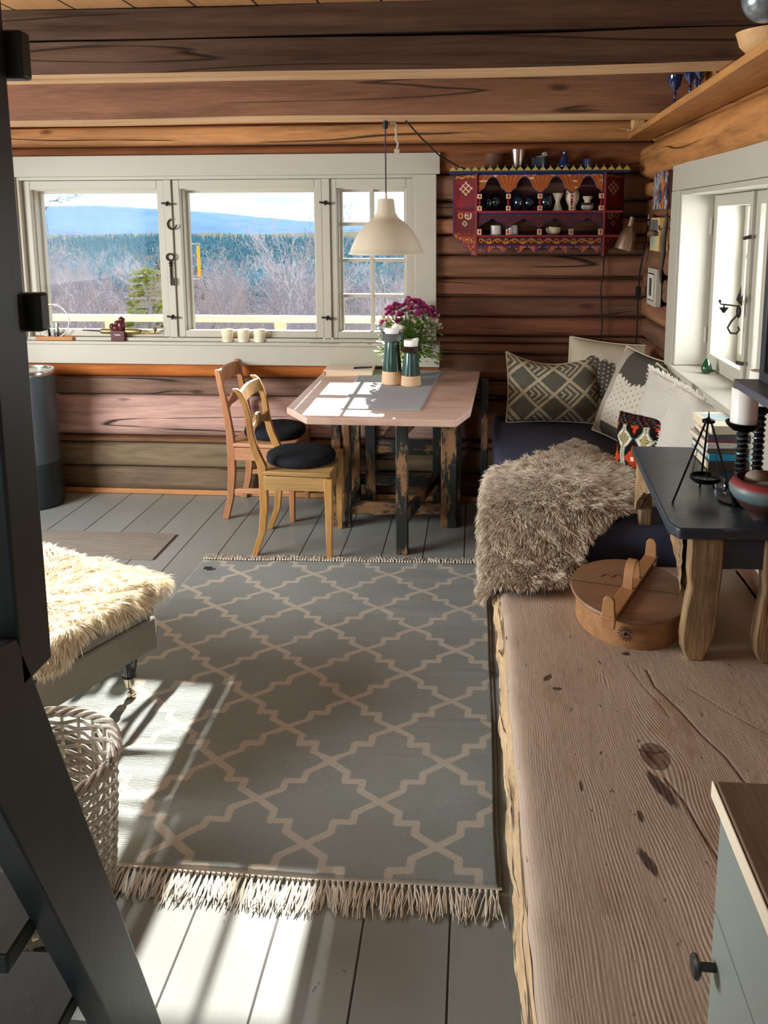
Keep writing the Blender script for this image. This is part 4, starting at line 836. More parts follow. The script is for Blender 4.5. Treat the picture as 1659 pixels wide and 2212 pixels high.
for i in range(900):
    a = rf.uniform(0, 6.28); r_ = rf.uniform(.03, .17); z = rf.uniform(.12, .33)-r_*.2; p = Vector((r_*math.cos(a), r_*math.sin(a)*.85, z)); d = Vector((math.cos(a)+rf.uniform(-.6, .6), math.sin(a)+rf.uniform(-.6, .6), rf.uniform(-.6, .5))).normalized(); s_ = d.cross(Vector((rf.uniform(-.3, .3), rf.uniform(-.3, .3), 1))).normalized(); L = rf.uniform(.022, .042)
    lv.add([p, p+d*L*.3+s_*L*.28, p+d*L*.55+s_*L*.18, p+d*L*.75+s_*L*.26, p+d*L, p+d*L*.75-s_*L*.26, p+d*L*.55-s_*L*.18, p+d*L*.3-s_*L*.28], [(0, 1, 2, 6), (0, 6, 7), (2, 3, 4, 6), (4, 5, 6)])
kl = NT('leaf_green'); kl.base(kl.mix(kl.noise(kl.coords(), 14, 3), srgb(58, 92, 34), srgb(130, 164, 60))); kl.rough(.5)
tl = kl.n('ShaderNodeBsdfTranslucent'); tl.inputs[0].default_value = (*srgb(150, 200, 60), 1); mxs = kl.n('ShaderNodeMixShader'); mxs.inputs[0].default_value = .35; kl.l(kl.b.outputs[0], mxs.inputs[1]); kl.l(tl.outputs[0], mxs.inputs[2]); kl.l(mxs.outputs[0], kl.out.inputs[0])
lv.build('leaves', kl.m, fp)
kf = NT('magenta_petals'); oi = kf.n('ShaderNodeObjectInfo'); kf.base(kf.mix(oi.outputs['Random'], srgb(150, 38, 98), srgb(206, 84, 150))); kf.rough(.6); pale = plain('pale_petal', srgb(214, 200, 178), .7, var=.15)
def bloom(r, n, cup, m_, nm):
    b = MB(); 
    for ly in range(3):
        for i in range(n):
            a = 6.283*i/n+ly*.3; rr = r*(1-.22*ly); zz = cup*(ly*.4+.1); ca, sa = math.cos(a), math.sin(a); w = r*.17
            b.add([(ca*r*.12, sa*r*.12, 0), (ca*rr*.7-sa*w, sa*rr*.7+ca*w, zz+cup*.5), (ca*rr, sa*rr, zz+cup*.55), (ca*rr*.7+sa*w, sa*rr*.7-ca*w, zz+cup*.5)], [(0, 1, 2, 3)])
    b.ball((0, 0, cup*.35), r*.25, 6); return b.build(nm, m_, fp)
pb = bloom(.0215, 14, .011, kf.m, 'bloom'); pw = bloom(.011, 8, .012, pale, 'faded_bloom'); n_b = n_w = 0
for i, (p, d) in enumerate(tops):
    isb = (p.z > .335 or rf.random() < .16)
    if isb and p.z > .30 or (isb and n_b < 66):
        if n_b >= 90: continue
        o = pb if n_b == 0 else pb.copy(); 
        if n_b: COL.objects.link(o)
        n_b += 1
    else:
        if n_w >= 95: continue
        o = pw if n_w == 0 else pw.copy()
        if n_w: COL.objects.link(o)
        n_w += 1
    o.location = p; o.rotation_euler = d.to_track_quat('Z', 'Y').to_euler(); s_ = rf.uniform(.8, 1.15); o.scale = (s_,)*3; o.parent = fp
# notebook and pens
bk = thing('notebook', 'thick worn guest book lying at the window end of the table', 'book', (-.70, 4.445, TH), math.radians(2))
MB().box(-.135, .130, -.082, .083, .004, .029).build('pages', plain('page_edges', srgb(232, 208, 176), .8, nb=.5, ns=300, var=.06), bk, bevel=.002)
MB().box(-.14, .135, -.088, .088, .029, .034).box(-.14, .135, -.088, .088, 0, .004).box(-.14, -.136, -.088, .088, .004, .029).build('cover', plain('book_cover', srgb(236, 216, 190), .6, var=.06), bk, bevel=.002)
for i, (a, y) in enumerate(((.34, -.01), (.25, .012))):
    t = thing('pen', ['dark blue pen on the guest book, lower of two', 'dark blue pen on the guest book, upper of two'][i], 'pen', (-.63, 4.43+y, TH+.0375), a, group='pens on the guest book')
    MB().tube([(-.05, 0, 0), (.045, 0, 0)], .0036, 10).build('barrel', plain('pen_blue', srgb(48, 42, 92), .3), t, smooth=True); MB().tube([(.045, 0, 0), (.055, 0, 0)], [.003, .001], 8).build('tip', iron, t, smooth=True)

# ------------------------------------------------------------------ pendant lamp
pl = thing('pendant_lamp', 'cream enamel pendant lamp hanging over the dining table', 'lamp', (-.428, 3.86, 2.085))
cm_ = plain('cream_enamel', srgb(206, 196, 174), .38, var=.02, coat=.2)
Zt = 2.085
MB().lathe([(r, z-Zt) for r, z in ((.036, 1.725), (.038, 1.722), (.044, 1.665), (.052, 1.655), (.055, 1.645), (.072, 1.632), (.10, 1.610), (.128, 1.578), (.150, 1.540), (.166, 1.505), (.173, 1.483), (.181, 1.476), (.181, 1.472), (.171, 1.479), (.163, 1.503), (.147, 1.538), (.125, 1.575), (.10, 1.605), (.07, 1.628), (.04, 1.64))], 56).build('lamp_shade', cm_, pl, smooth=True, angle=60)
MB().lathe([(.001, -.355), (.034, -.355), (.036, -.36), (.001, -.362)], 32).lathe([(.006, -.33), (.006, -.356)], 10).build('cap', cm_, pl, smooth=True)
MB().tube([(0, 0, -.34), (0, 0, -.03)], .0032, 8).build('cord', plain('maroon_cord', srgb(52, 26, 34), .7), pl, smooth=True)
MB().lathe([(.001, 0), (.012, 0), (.012, -.032), (.006, -.036), (.001, -.036)], 14).build('canopy', plain('black_plastic', srgb(16, 16, 18), .4), pl, smooth=True)
MB().lathe([(.02, -.42), (.022, -.47), (.001, -.47)], 16).ball((0, 0, -.50), .03, 10).build('bulb', plain('bulb_glass', srgb(236, 232, 224), .3), pl, smooth=True)
hk = MB().tube([(-.41, 3.885, 2.08), (-.385, 3.885, 2.078), (-.382, 3.885, 2.07), (-.380, 3.887, 2.00), (-.372, 3.887, 1.985), (-.378, 3.887, 1.96)], .005, 8).box(-.39, -.366, 3.878, 3.896, 1.935, 1.96); setp(hk.build('cable_plug', M['white'], smooth=True), 'short white cable with plug hanging beside the pendant cord', 'cable')
bc = MB().tube([(-.33, 3.84, 2.083), (-.27, 3.98, 2.02), (-.19, 4.15, 1.95), (-.10, 4.36, 1.91), (-.02, 4.50, 1.89), (.06, 4.585, 1.885)], .004, 8); setp(bc.build('power_cable', plain('cable_black', srgb(18, 18, 18), .5), smooth=True), 'black cable sagging from the beam to the painted wall shelf', 'cable')

# ------------------------------------------------------------------ window sill things
t = thing('ring_tealight_holder', 'glass tealight cup in a steel ring on a wood base, left sill', 'candle holder', (-2.50, 4.585, .9345))
steel = plain('brushed_steel', srgb(200, 200, 198), .25, 1)
MB().box(-.105, .125, -.022, .022, 0, .024).build('wood_base', M['pineX'], t, bevel=.006)
MB().tube([(.10*math.sin(a), 0, .115+.10*math.cos(a)) for a in [2*math.pi*i/48 for i in range(48)]], .004, 6, closed=True).build('steel_ring', steel, t, smooth=True)
ck = glassmat('cup_glass', (.93, .96, .96), .12)
MB().lathe([(.001, .026), (.03, .026), (.036, .10), (.034, .10), (.028, .032), (.001, .032)], 28).build('glass_cup', ck, t, smooth=True); MB().lathe([(.001, .033), (.024, .033), (.024, .046), (.001, .046)], 20).build('tealight', steel, t, smooth=True)
t = thing('figurine', 'dark red carved figurine holding a brass blowpipe on the sill', 'figurine', (-2.10, 4.585, .9345))
mr = plain('oxblood', srgb(78, 22, 24), .3, var=.25)
b = MB().box(-.042, .042, -.02, .02, 0, .062); b.ball((-.012, 0, .075), .026, 10).ball((.018, 0, .088), .034, 10, (.8, .8, 1.2)).ball((-.035, 0, .085), .02, 8).ball((.022, 0, .125), .019, 10).ball((.0, -.012, .105), .018, 8); b.build('body', mr, t, bevel=.003); MB().box(-.02, .015, -.0215, -.02, .036, .040).box(-.012, .02, -.0215, -.02, .033, .036).build('inscription_strokes', M['white'], t)
MB().tube([(-.22, 0, .062), (-.11, 0, .057)], .004, 8).build('pipe_tip', mr, t, smooth=True); br = plain('aged_brass', srgb(150, 130, 80), .35, .8, .2, 60)
RY = Matrix.Rotation(math.radians(90), 4, 'Y')
MB().lathe([(.012, 0), (.016, .01), (.016, .09), (.012, .1)], 14, Matrix.Translation((-.11, 0, .056)) @ RY).build('brass_sleeve', br, t, smooth=True)
MB().lathe([(.014, 0), (.017, .01), (.017, .07), (.012, .09)], 14, Matrix.Translation((.045, 0, .056)) @ RY).build('brass_sleeve', br, t, smooth=True)
MB().tube([(.13, 0, .052), (.19, 0, .046), (.215, 0, .05), (.222, 0, .062)], [.007, .006, .007, .008], 10).lathe([(.008, -.002), (.013, .022), (.011, .022), (.006, .004)], 14, Matrix.Translation((.222, 0, .06))).build('brass_pipe', br, t, smooth=True)
for i, (x, lb) in enumerate(((-1.445, 'gridded white glass tealight cup, left of three on the sill'), (-1.350, 'dashed white glass tealight cup, middle of three on the sill'), (-1.255, 'dotted white glass tealight cup, right of three on the sill'))):
    k = NT('tealight_glass_%s' % ['grid', 'dash', 'dot'][i]); tcn = k.n('ShaderNodeTexCoord'); sp = k.n('ShaderNodeSeparateXYZ'); k.l(tcn.outputs['Object'], sp.inputs[0]); an = k.math('ARCTAN2', sp.outputs['Y'], sp.outputs['X'])
    fa = k.math('FRACT', k.math('MULTIPLY', an, 28/6.283)); fz = k.math('FRACT', k.math('MULTIPLY', sp.outputs['Z'], 130.))
    if i == 0: msk = k.math('MULTIPLY', k.math('GREATER_THAN', fa, .35), k.math('GREATER_THAN', fz, .35))
    elif i == 1: msk = k.math('MULTIPLY', k.math('GREATER_THAN', fa, .5), k.math('GREATER_THAN', k.math('FRACT', k.math('ADD', k.math('MULTIPLY', an, 14/6.283), k.math('MULTIPLY', sp.outputs['Z'], 60.))), .35))
    else:
        vo = k.n('ShaderNodeTexVoronoi'); k.l(tcn.outputs['Object'], vo.inputs['Vector']); vo.inputs['Scale'].default_value = 130; msk = k.math('LESS_THAN', vo.outputs['Distance'], .38)
    zz = k.math('MULTIPLY', k.math('GREATER_THAN', sp.outputs['Z'], .012), k.math('LESS_THAN', sp.outputs['Z'], .062)); msk = k.math('MULTIPLY', msk, zz)
    tr = k.n('ShaderNodeBsdfTransparent'); tr.inputs[0].default_value = (1, .95, .8, 1); mxs = k.n('ShaderNodeMixShader'); k.base(srgb(236, 228, 206)); k.l(k.math('MULTIPLY', msk, .85), mxs.inputs[0]); k.l(k.b.outputs[0], mxs.inputs[1]); k.l(tr.outputs[0], mxs.inputs[2]); k.l(mxs.outputs[0], k.out.inputs[0])
    o = MB().lathe([(.001, .003), (.027, .0), (.031, .004), (.0335, .035), (.034, .073), (.032, .073), (.031, .035), (.028, .007), (.001, .006)], 40).build('tealight_cup', k.m, smooth=True, loc=(x, 4.588, .9345)); setp(o, lb, 'candle holder', 'three patterned tealight cups on the sill')
# horseshoe and key on the mullion
o = MB().tube([(.026*math.cos(math.radians(a))-.0, 0, .028*math.sin(math.radians(a))) for a in range(100, 372, 16)], [.0045]*17, 8).build('iron_hook_ring', iron, smooth=True, loc=(-1.752, 4.60, 1.613)); setp(o, 'black open iron ring hung on the mullion above the key', 'hook')
kt = thing('old_iron_key', 'large old iron key hanging on the left mullion', 'key', (-1.772, 4.60, 1.43))
MB().tube([(.022*math.cos(2*math.pi*i/28), 0, .019*math.sin(2*math.pi*i/28)-.005) for i in range(28)], .0045, 8, closed=True).build('bow', iron, kt, smooth=True)
MB().tube([(0, 0, -.024), (0, 0, -.165)], [.006, .0055], 10).lathe([(.008, -.035), (.011, -.04), (.008, -.045)], 12).lathe([(.007, -.05), (.010, -.054), (.007, -.058)], 12).build('shank', iron, kt, smooth=True); MB().box(-.003, .020, -.003, .003, -.17, -.128).build('bit', iron, kt, bevel=.001)

# ------------------------------------------------------------------ air purifier
t = thing('air_purifier', 'dark metal perforated cylinder heater on the floor by the window wall', 'heater', (-2.545, 4.36, 0))
k = NT('perforated_metal'); tcn = k.n('ShaderNodeTexCoord'); sp = k.n('ShaderNodeSeparateXYZ'); k.l(tcn.outputs['Object'], sp.inputs[0]); an = k.math('MULTIPLY', k.math('ARCTAN2', sp.outputs['Y'], sp.outputs['X']), 140/6.283); zz = k.math('MULTIPLY', sp.outputs['Z'], 150.)
d = k.math('ADD', k.math('POWER', k.math('SUBTRACT', k.math('FRACT', an), .5), 2.), k.math('POWER', k.math('SUBTRACT', k.math('FRACT', zz), .5), 2.)); hole = k.math('LESS_THAN', d, .07)
k.base(k.mix(hole, srgb(92, 104, 112), srgb(20, 24, 28))); k.rough(.4); k.b.inputs['Metallic'].default_value = .5
MB().lathe([(.138, .26), (.138, .775)], 64).build('perforated_shell', k.m, t, smooth=True)
dg = plain('dark_grey_metal', srgb(48, 56, 62), .35, .5)
MB().lathe([(.001, .0), (.14, 0), (.15, .02), (.15, .05), (.1385, .26), (.1375, .27)], 64).build('base', dg, t, smooth=True); MB().lathe([(.139, .772), (.140, .79), (.136, .80), (.12, .80), (.118, .792), (.001, .79)], 64).build('top_ring', steel, t, smooth=True)

# ------------------------------------------------------------------ painted wall shelf
def colpanel(name, m, parent, xs, zb, zt_, colf, y0, th=.012, nz=26, M_=None):
    n = len(xs); V = []; C_ = []
    for i, x in enumerate(xs):
        b_, t_ = zb(x), zt_(x)
        for j in range(nz+1):
            z = b_+(t_-b_)*j/nz; V.append((x, y0, z)); C_.append(colf(x, z, z-b_, t_-z))
    V = np.array(V); C_ = np.array(C_); nv = nz+1; F = grid_faces(n, nv)[:, ::-1]; B = V.copy(); B[:, 1] += th; o = len(V)
    i = np.arange(n-1); s1 = np.stack([i*nv, (i+1)*nv, (i+1)*nv+o, i*nv+o], -1); s2 = s1[:, ::-1]+nz; j = np.arange(nz); s3 = np.stack([j, j+1, j+1+o, j+o], -1); s4 = (s3+(n-1)*nv)[:, ::-1]
    VV = np.concatenate([V, B])
    if M_ is not None: VV = np.array([(M_ @ Vector(v))[:] for v in VV])
    return fast_mesh(name, VV, np.concatenate([F, F[:, ::-1]+o, s1, s2, s3, s4]), m, parent, smooth=False, cols=np.concatenate([C_, C_*.8]))
pm = painted('folk_paint', .45, .25, 90)
sh = thing('painted_wall_shelf', 'carved red and blue painted wall shelf with arched openings', 'shelf', (0, 4.42, 0))
RED, BLU, ORG, DRED, GOLD, CRM, PUR = srgb(150, 36, 42), srgb(34, 40, 92), srgb(176, 84, 40), srgb(92, 20, 28), srgb(196, 140, 44), srgb(222, 190, 150), srgb(98, 44, 56)
L3 = lambda a, b, f: tuple(a[i]*(1-f)+b[i]*f for i in range(3))
W0, W1 = .0, .667; cell = (W1-W0)/4
def arch1(x):
    u = abs(((x-W0)/cell) % 1-.5)*2
    if u < .52: return 1.853-.052*(u/.52)**2.4
    if u < .85: return 1.796-.022*((u-.52)/.33)**1.6
    return 1.774-.006*((u-.85)/.15)
def arch2(x):
    u = abs(((x-W0)/cell) % 1-.5)*2
    if u < .45: return 1.640-.024*(u/.45)**.75
    if u < .8: return 1.616-.018*((u-.45)/.35)**1.6
    return 1.598-.015*((u-.8)/.2)**.8
def low(x):
    u = abs(((x-W0-.02)/(cell*.5)) % 1-.5)*2
    return 1.447+.046*(1 if u > .9 else (.62+.25*(u-.5) if u > .5 else .5*(u/.5)**1.0 if u > .14 else u*.8))
def vine(x, z, z0, col, bg, f=70, a=.012):
    w = abs((z-z0)-a*math.sin(x*f)); r = math.hypot(((x*f/math.pi) % 1-.5)*.045, z-z0-.003); return col if w < .003 or abs(r-.009) < .0022 else bg
def c1(x, z, db_, dt):
    if db_ < .006: return BLU
    if dt < .012: return BLU if dt < .009 else CRM if mnoise.noise(Vector((x*60, z*20, 1))) > .25 else ORG
    u = ((x-W0)/cell+.5) % 1-.5; lf = abs(math.sin(math.atan2(u*cell, z-1.75)*14)); c_ = L3(ORG, GOLD, .55) if lf > .82 else ORG
    return CRM if mnoise.noise(Vector((x*26, z*70, 3))) > .52 else L3(c_, DRED, .25+.2*mnoise.noise(Vector((x*9, z*30, 0))))
def c2(x, z, db_, dt):
    if db_ < .005 or dt < .008: return BLU
    n_ = mnoise.noise(Vector((x*95, z*95, 4))); return L3(RED, PUR, .4) if abs(n_) < .09 else srgb(66, 40, 48)
def c3(x, z, db_, dt):
    if z > 1.500: return vine(x, z, 1.519, GOLD, DRED) if dt > .004 else BLU
    if z > 1.493 or db_ < .005: return BLU
    return L3(ORG if int((x-W0-.02)/(cell*.5)+.5) % 2 else PUR, GOLD, .6 if mnoise.noise(Vector((x*120, z*120, 9))) > .25 else 0)
xs = np.linspace(W0+.008, W1-.008, 300)
colpanel('arched_front', pm, sh, xs, arch1, lambda x: 1.876, c1, 0); colpanel('arched_front', pm, sh, xs, arch2, lambda x: 1.668, c2, 0, nz=18); colpanel('lower_frieze', pm, sh, xs, low, lambda x: 1.540, c3, 0, nz=22)
redp = plain('red_paint', srgb(140, 34, 42), .5, nb=.2, var=.3); drd = plain('dark_red_paint', srgb(72, 14, 24), .6, var=.25); crmp = plain('cream_block', CRM, .6, var=.1)
for z0 in (1.668, 1.540): MB().box(-.10, .77, -.006, .19, z0, z0+.012).build('shelf_board', redp, sh, bevel=.002)
MB().box(-.15, .80, -.012, .19, 1.877, 1.889).build('top_board', plain('blue_paint', srgb(30, 38, 82), .5, var=.2), sh, bevel=.002)
MB().box(.0, .667, .178, .188, 1.50, 1.876).build('back_panel', drd, sh)
for x in (-.008, W1): MB().box(x, x+.010, -.010, .005, 1.44, 1.876).build('front_post', redp, sh, bevel=.001)
for i in range(5):
    x = W0+cell*i+(.014 if i == 0 else -.012 if i == 4 else 0)
    b = MB(); 
    for z in (1.681, 1.744): b.box(x-.012, x+.012, -.012, .008, z, z+.024)
    b.box(x-.011, x+.011, -.012, .008, 1.553, 1.583); b.build('carved_block', crmp, sh, bevel=.001)
    b = MB()
    for z in (1.681, 1.744): b.box(x-.005, x+.005, -.0132, -.011, z+.005, z+.019)
    b.box(x-.004, x+.004, -.0132, -.011, 1.559, 1.577); b.build('block_inlay', redp, sh)
    MB().lathe([(.005, 1.705), (.007, 1.710), (.004, 1.715), (.009, 1.725), (.004, 1.735), (.007, 1.740), (.005, 1.744)], 12, Matrix.Translation((x, -.002, 0))).build('baluster', redp, sh, smooth=True)
b = MB(); yel = plain('yellow_green_paint', srgb(168, 154, 74), .5, var=.2)
n = 24; x0 = -.15
for i in range(n):
    a = x0+.95*i/n; w = .95/n; b.prism([(a, 1.889), (a+w*.98, 1.889), (a+w*.75, 1.902), (a+w*.62, 1.905), (a+w*.5, 1.911), (a+w*.38, 1.905), (a+w*.25, 1.902)], 0, .006, Matrix(((1, 0, 0, 0), (0, 0, -1, -.004), (0, 1, 0, 0), (0, 0, 0, 1))))
b.build('crest', yel, sh)
b = MB(); [b.ball((x0+.95*(i+.5)/n, -.007, 1.915), .0035, 6) for i in range(n)]; b.build('crest_pins', steel, sh, smooth=True)
def cw(x, z, db_, dt):
    e_ = min(x, .135-x)
    if e_ < .006 or dt < .006 or db_ < .006: return BLU
    if z > 1.70:
        u, v = (x-.075), (z-1.80); p, q = (u+v)*.7071, (v-u)*.7071
        for s_ in (-.022, 0, .022):
            if (abs(p-s_) < .002 and abs(q) < .03) or (abs(q-s_) < .002 and abs(p) < .03): return CRM
        return vine(x, z, 1.862, GOLD, DRED, 90, .006) if z > 1.85 else L3(DRED, RED, .3+.5*mnoise.noise(Vector((x*30, z*12, 0))))
    if z > 1.56:
        r_ = math.hypot(x-.09, z-1.655)
        if abs(r_-.018) < .0025 or (r_ < .02 and (abs(x-.09) < .0015 or abs(z-1.655) < .0015)): return CRM
        if abs(math.hypot(x-.045, z-1.655)-.013) < .003: return GOLD
        if abs(abs(x-.07)+abs(z-1.612)-.013) < .004: return srgb(160, 150, 120)
        return DRED
    n_ = mnoise.noise(Vector((x*80, z*80, 2))); return GOLD if abs(n_) < .07 else L3(DRED, RED, .3)
for s_, nm in ((-1, 'side_wing'), (1, 'side_wing')):
    ang = math.radians(-52 if s_ < 0 else 52); Mx = Matrix.Translation((-.004 if s_ < 0 else W1+.004, 0, 0)) @ Matrix.Rotation(ang, 4, 'Z') @ Matrix.Translation((-.21 if s_ < 0 else 0, 0, 0)) @ Matrix.Diagonal((.21/.135, 1, 1, 1))
    if s_ > 0: Mx = Mx @ Matrix.Translation((.135, 0, 0)) @ Matrix.Diagonal((-1, 1, 1, 1))
    def zb_(x): 
        return 1.44+(.10*max(0, (.115-x)/.115)**.8+(.006*math.sin(x*160)) if x < .12 else 0)
    colpanel(nm, pm, sh, np.linspace(0, .135, 60), zb_, lambda x: 1.876-(.02*(1-x/.02) if x < .02 else 0), cw, 0, .01, 90, Mx)
# crockery in the shelf
def pot(name, prof, m, loc, label, n=28, group=None, cat=None): o = MB().lathe(prof, n).build(name, m, smooth=True, angle=60, loc=loc); return setp(o, label, cat or name.split('_')[-1], group)
dkg = plain('dark_teal_glass', srgb(12, 30, 44), .08, coat=1, var=.3); blueg = plain('cobalt_glass', srgb(22, 38, 84), .1, coat=1, var=.2); whc = plain('white_ceramic', srgb(226, 216, 190), .35, var=.08)
def bowlp(r, h): return [(.001, 0), (r*.5, 0), (r*.9, h*.3), (r, h*.6), (r*.92, h), (r*.88, h), (r*.95, h*.6), (r*.8, h*.3), (.001, h*.12)]
vase = lambda r, h: [(.001, 0), (r*.45, 0), (r*.75, h*.18), (r, h*.5), (r*.8, h*.85), (r*.55, h), (r*.5, h), (r*.74, h*.85), (r*.9, h*.5), (.001, h*.1)]
for i, (x, r, h, lb) in enumerate(((.062, .030, .085, 'dark glass goblet at the far left of the upper arches'), (.100, .032, .095, 'dark glass goblet right of the leftmost one in the first arch'), (.225, .032, .09, 'dark glass jar at the left of the second arch'), (.283, .030, .085, 'dark glass jar at the right of the second arch'), (.375, .034, .092, 'dark glass vase left of the white goblet in the third arch'))): pot('glass_vase', vase(r, h), dkg, (x, 4.50, 1.6805), lb, cat='vase', group='dark glass vessels in the upper arches')
pot('ceramic_goblet', [(.001, 0), (.026, 0), (.022, .01), (.011, .045), (.013, .055), (.030, .092), (.027, .092), (.001, .055)], whc, (.433, 4.475, 1.6805), 'white ceramic goblet in the third upper arch', cat='goblet')
pot('ceramic_vase', [(.001, 0), (.024, 0), (.02, .02), (.036, .06), (.038, .085), (.03, .11), (.027, .11), (.001, .05)], whc, (.512, 4.50, 1.6805), 'white ceramic vase behind the post of the fourth arch', cat='vase')
pot('ceramic_bowl', bowlp(.034, .028), whc, (.593, 4.49, 1.6805), 'low white bowl under a small cup in the fourth upper arch', cat='bowl'); pot('small_cup', [(.001, 0), (.018, 0), (.017, .012), (.026, .024), (.026, .034), (.001, .03)], whc, (.593, 4.49, 1.722), 'small white cup above the low bowl in the fourth arch', cat='cup')
MB_ = [setp(MB().box(-.035, .035, -.03, .03, 0, .012).build('saucer', dkg, bevel=.003, loc=(.593, 4.49, 1.709)), 'dark dish between the low bowl and the small cup', 'dish')]
kk = NT('speckled_ceramic'); vo = kk.n('ShaderNodeTexVoronoi'); kk.l(kk.coords(), vo.inputs['Vector']); vo.inputs['Scale'].default_value = 70; kk.base(kk.mix(kk.ramp(vo.outputs['Distance'], [(.13, 1.), (.17, 0.)]), srgb(200, 198, 190), srgb(24, 24, 26))); kk.rough(.3)
pot('speckled_cup', [(.001, 0), (.030, 0), (.031, .002), (.027, .050), (.025, .050), (.028, .004), (.001, .004)], kk.m, (.103, 4.46, 1.5525), 'speckled white cup in the first lower arch', cat='cup', group='speckled cups'); pot('speckled_cup', [(.001, 0), (.030, 0), (.031, .002), (.027, .050), (.025, .050), (.028, .004), (.001, .004)], kk.m, (.192, 4.47, 1.5525), 'speckled white cup half behind the block of the second lower arch', cat='cup', group='speckled cups')
pot('cream_bowl', bowlp(.040, .040), whc, (.412, 4.465, 1.5525), 'speckled cream bowl with dark rim in the third lower arch', cat='bowl'); pot('bowl_lid', [(.001, .004), (.037, .0), (.038, .004), (.036, .008), (.001, .010)], dkg, (.412, 4.465, 1.5925), 'dark glazed rim plate on the cream bowl', cat='lid')
pot('carved_wooden_pot', [(.001, 0), (.046, 0), (.048, .01), (.046, .075), (.050, .085), (.049, .095), (.001, .095)], wood('carved_brown', srgb(120, 78, 50), srgb(54, 32, 22), 'X', .6, 1., grain=2, crack=0), (.09, 4.52, 1.89), 'carved brown wooden pot on top of the painted shelf', cat='pot')
pot('metal_beaker', [(.001, 0), (.026, 0), (.030, .01), (.044, .115), (.042, .115), (.028, .012), (.001, .01)], plain('pewter', srgb(170, 150, 136), .28, 1), (.219, 4.51, 1.89), 'flared pewter beaker on top of the painted shelf', cat='beaker')
kr = NT('ribbed_blue'); tcn = kr.n('ShaderNodeTexCoord'); sp = kr.n('ShaderNodeSeparateXYZ'); kr.l(tcn.outputs['Object'], sp.inputs[0]); rb = kr.math('SINE', kr.math('MULTIPLY', kr.math('ARCTAN2', sp.outputs['Y'], sp.outputs['X']), 36.)); kr.base(kr.mix(kr.math('MULTIPLY_ADD', rb, .5, .5), srgb(14, 24, 44), srgb(34, 54, 84))); kr.rough(.3); kr.bump(rb, .8, .004)
pot('ribbed_blue_cup', [(.001, 0), (.038, 0), (.041, .01), (.041, .072), (.038, .072), (.001, .06)], kr.m, (.334, 4.51, 1.89), 'ribbed dark blue cup on top of the painted shelf', cat='cup')
MB_.append(setp(MB().box(-.03, .03, -.012, .012, 0, .012).box(.012, .03, -.012, .012, .012, .022).build('matchbox', M['white'], bevel=.001, loc=(.345, 4.51, 1.963)), 'half open white matchbox resting on the ribbed blue cup', 'matchbox')); MB_[-1].rotation_euler = (0, -.3, .3)
pot('blue_bottle', [(.001, 0), (.030, 0), (.037, .02), (.036, .045), (.016, .075), (.013, .09), (.017, .105), (.001, .105)], blueg, (.468, 4.51, 1.89), 'pear shaped cobalt bottle on top of the painted shelf', cat='bottle'); pot('blue_tumbler', [(.001, 0), (.030, 0), (.032, .062), (.029, .062), (.001, .05)], blueg, (.592, 4.51, 1.89), 'cobalt tumbler at the right end of the painted shelf top', cat='tumbler')
# ------------------------------------------------------------------ corner: lamp, pictures, hooks
lampm = plain('bronze_metal', srgb(176, 158, 140), .36, .9, var=.1)
wl_ = thing('wall_lamp', 'bronze metal wall lamp with bell shade in the log corner', 'lamp', (.80, 4.36, 1.60))
Rt = Matrix.Rotation(math.radians(12), 4, 'Y')
MB().lathe([(.016, -.005), (.030, -.02), (.045, -.06), (.052, -.115), (.053, -.128), (.050, -.128), (.042, -.06), (.014, -.012)], 36, Rt).build('lamp_shade', lampm, wl_, smooth=True, angle=60)
MB().lathe([(.001, .045), (.014, .045), (.017, -.004), (.001, -.004)], 24, Rt).build('socket', lampm, wl_, smooth=True)
MB().tube([(.005, 0, .03), (.05, .01, .025), (.10, .04, .03)], .010, 8).build('arm', plain('dark_arm', srgb(60, 52, 46), .35, .6), wl_, smooth=True); MB().box(.095, .125, .03, .075, .0, .06).build('wall_bracket', steel, wl_, bevel=.003)
cb = plain('cable_black2', srgb(16, 16, 16), .5)
setp(MB().tube([(.70, 4.575, 1.44), (.703, 4.573, 1.35), (.69, 4.573, 1.25), (.698, 4.573, 1.15), (.705, 4.573, 1.05), (.70, 4.573, .95)], .0035, 6).build('hanging_cable', cb, smooth=True), 'thin black cable hanging down the logs below the painted shelf', 'cable')
setp(MB().tube([(.90, 4.40, 1.62), (.895, 4.44, 1.5), (.885, 4.50, 1.35), (.888, 4.53, 1.2), (.89, 4.54, 1.0), (.885, 4.55, .85)], .004, 6).box(.872, .896, 4.50, 4.53, 1.20, 1.27).build('lamp_cable', cb, smooth=True), 'black lamp cable with inline switch in the log corner', 'cable')
# painting, thick canvas on dark red box
pa = thing('painting', 'small thick abstract oil painting of an orange figure by the corner', 'painting', (.905, 3.955, 1.68))
k = NT('abstract_oil'); v = k.coords(scale=(1, 1, .6)); a_, b_ = k.noise(v, 12, 4, .6, 2), k.noise(k.coords(scale=(2, 1.5, .5)), 16, 5, .6, 1.2)
c = k.ramp(a_, [(.25, srgb(44, 40, 44)), (.42, srgb(62, 84, 104)), (.5, srgb(206, 206, 200)), (.56, srgb(150, 70, 40)), (.72, srgb(70, 66, 60))]); k.base(k.mix(k.ramp(b_, [(.5, 0.), (.6, 1.)]), c, srgb(40, 66, 96))); k.rough(.4); k.bump(a_, .8, .01)
MB().box(-.004, .0, .06, .37, 0, .185).build('canvas', k.m, pa); MB().box(0, .035, 0, .37, 0, .185).build('box_frame', plain('dark_red_frame', srgb(58, 18, 18), .5), pa, bevel=.002)
PO = Matrix.Translation((0, .06, 0))
org = plain('orange_stroke', srgb(196, 104, 42), .45, nb=.6, ns=60, var=.3)
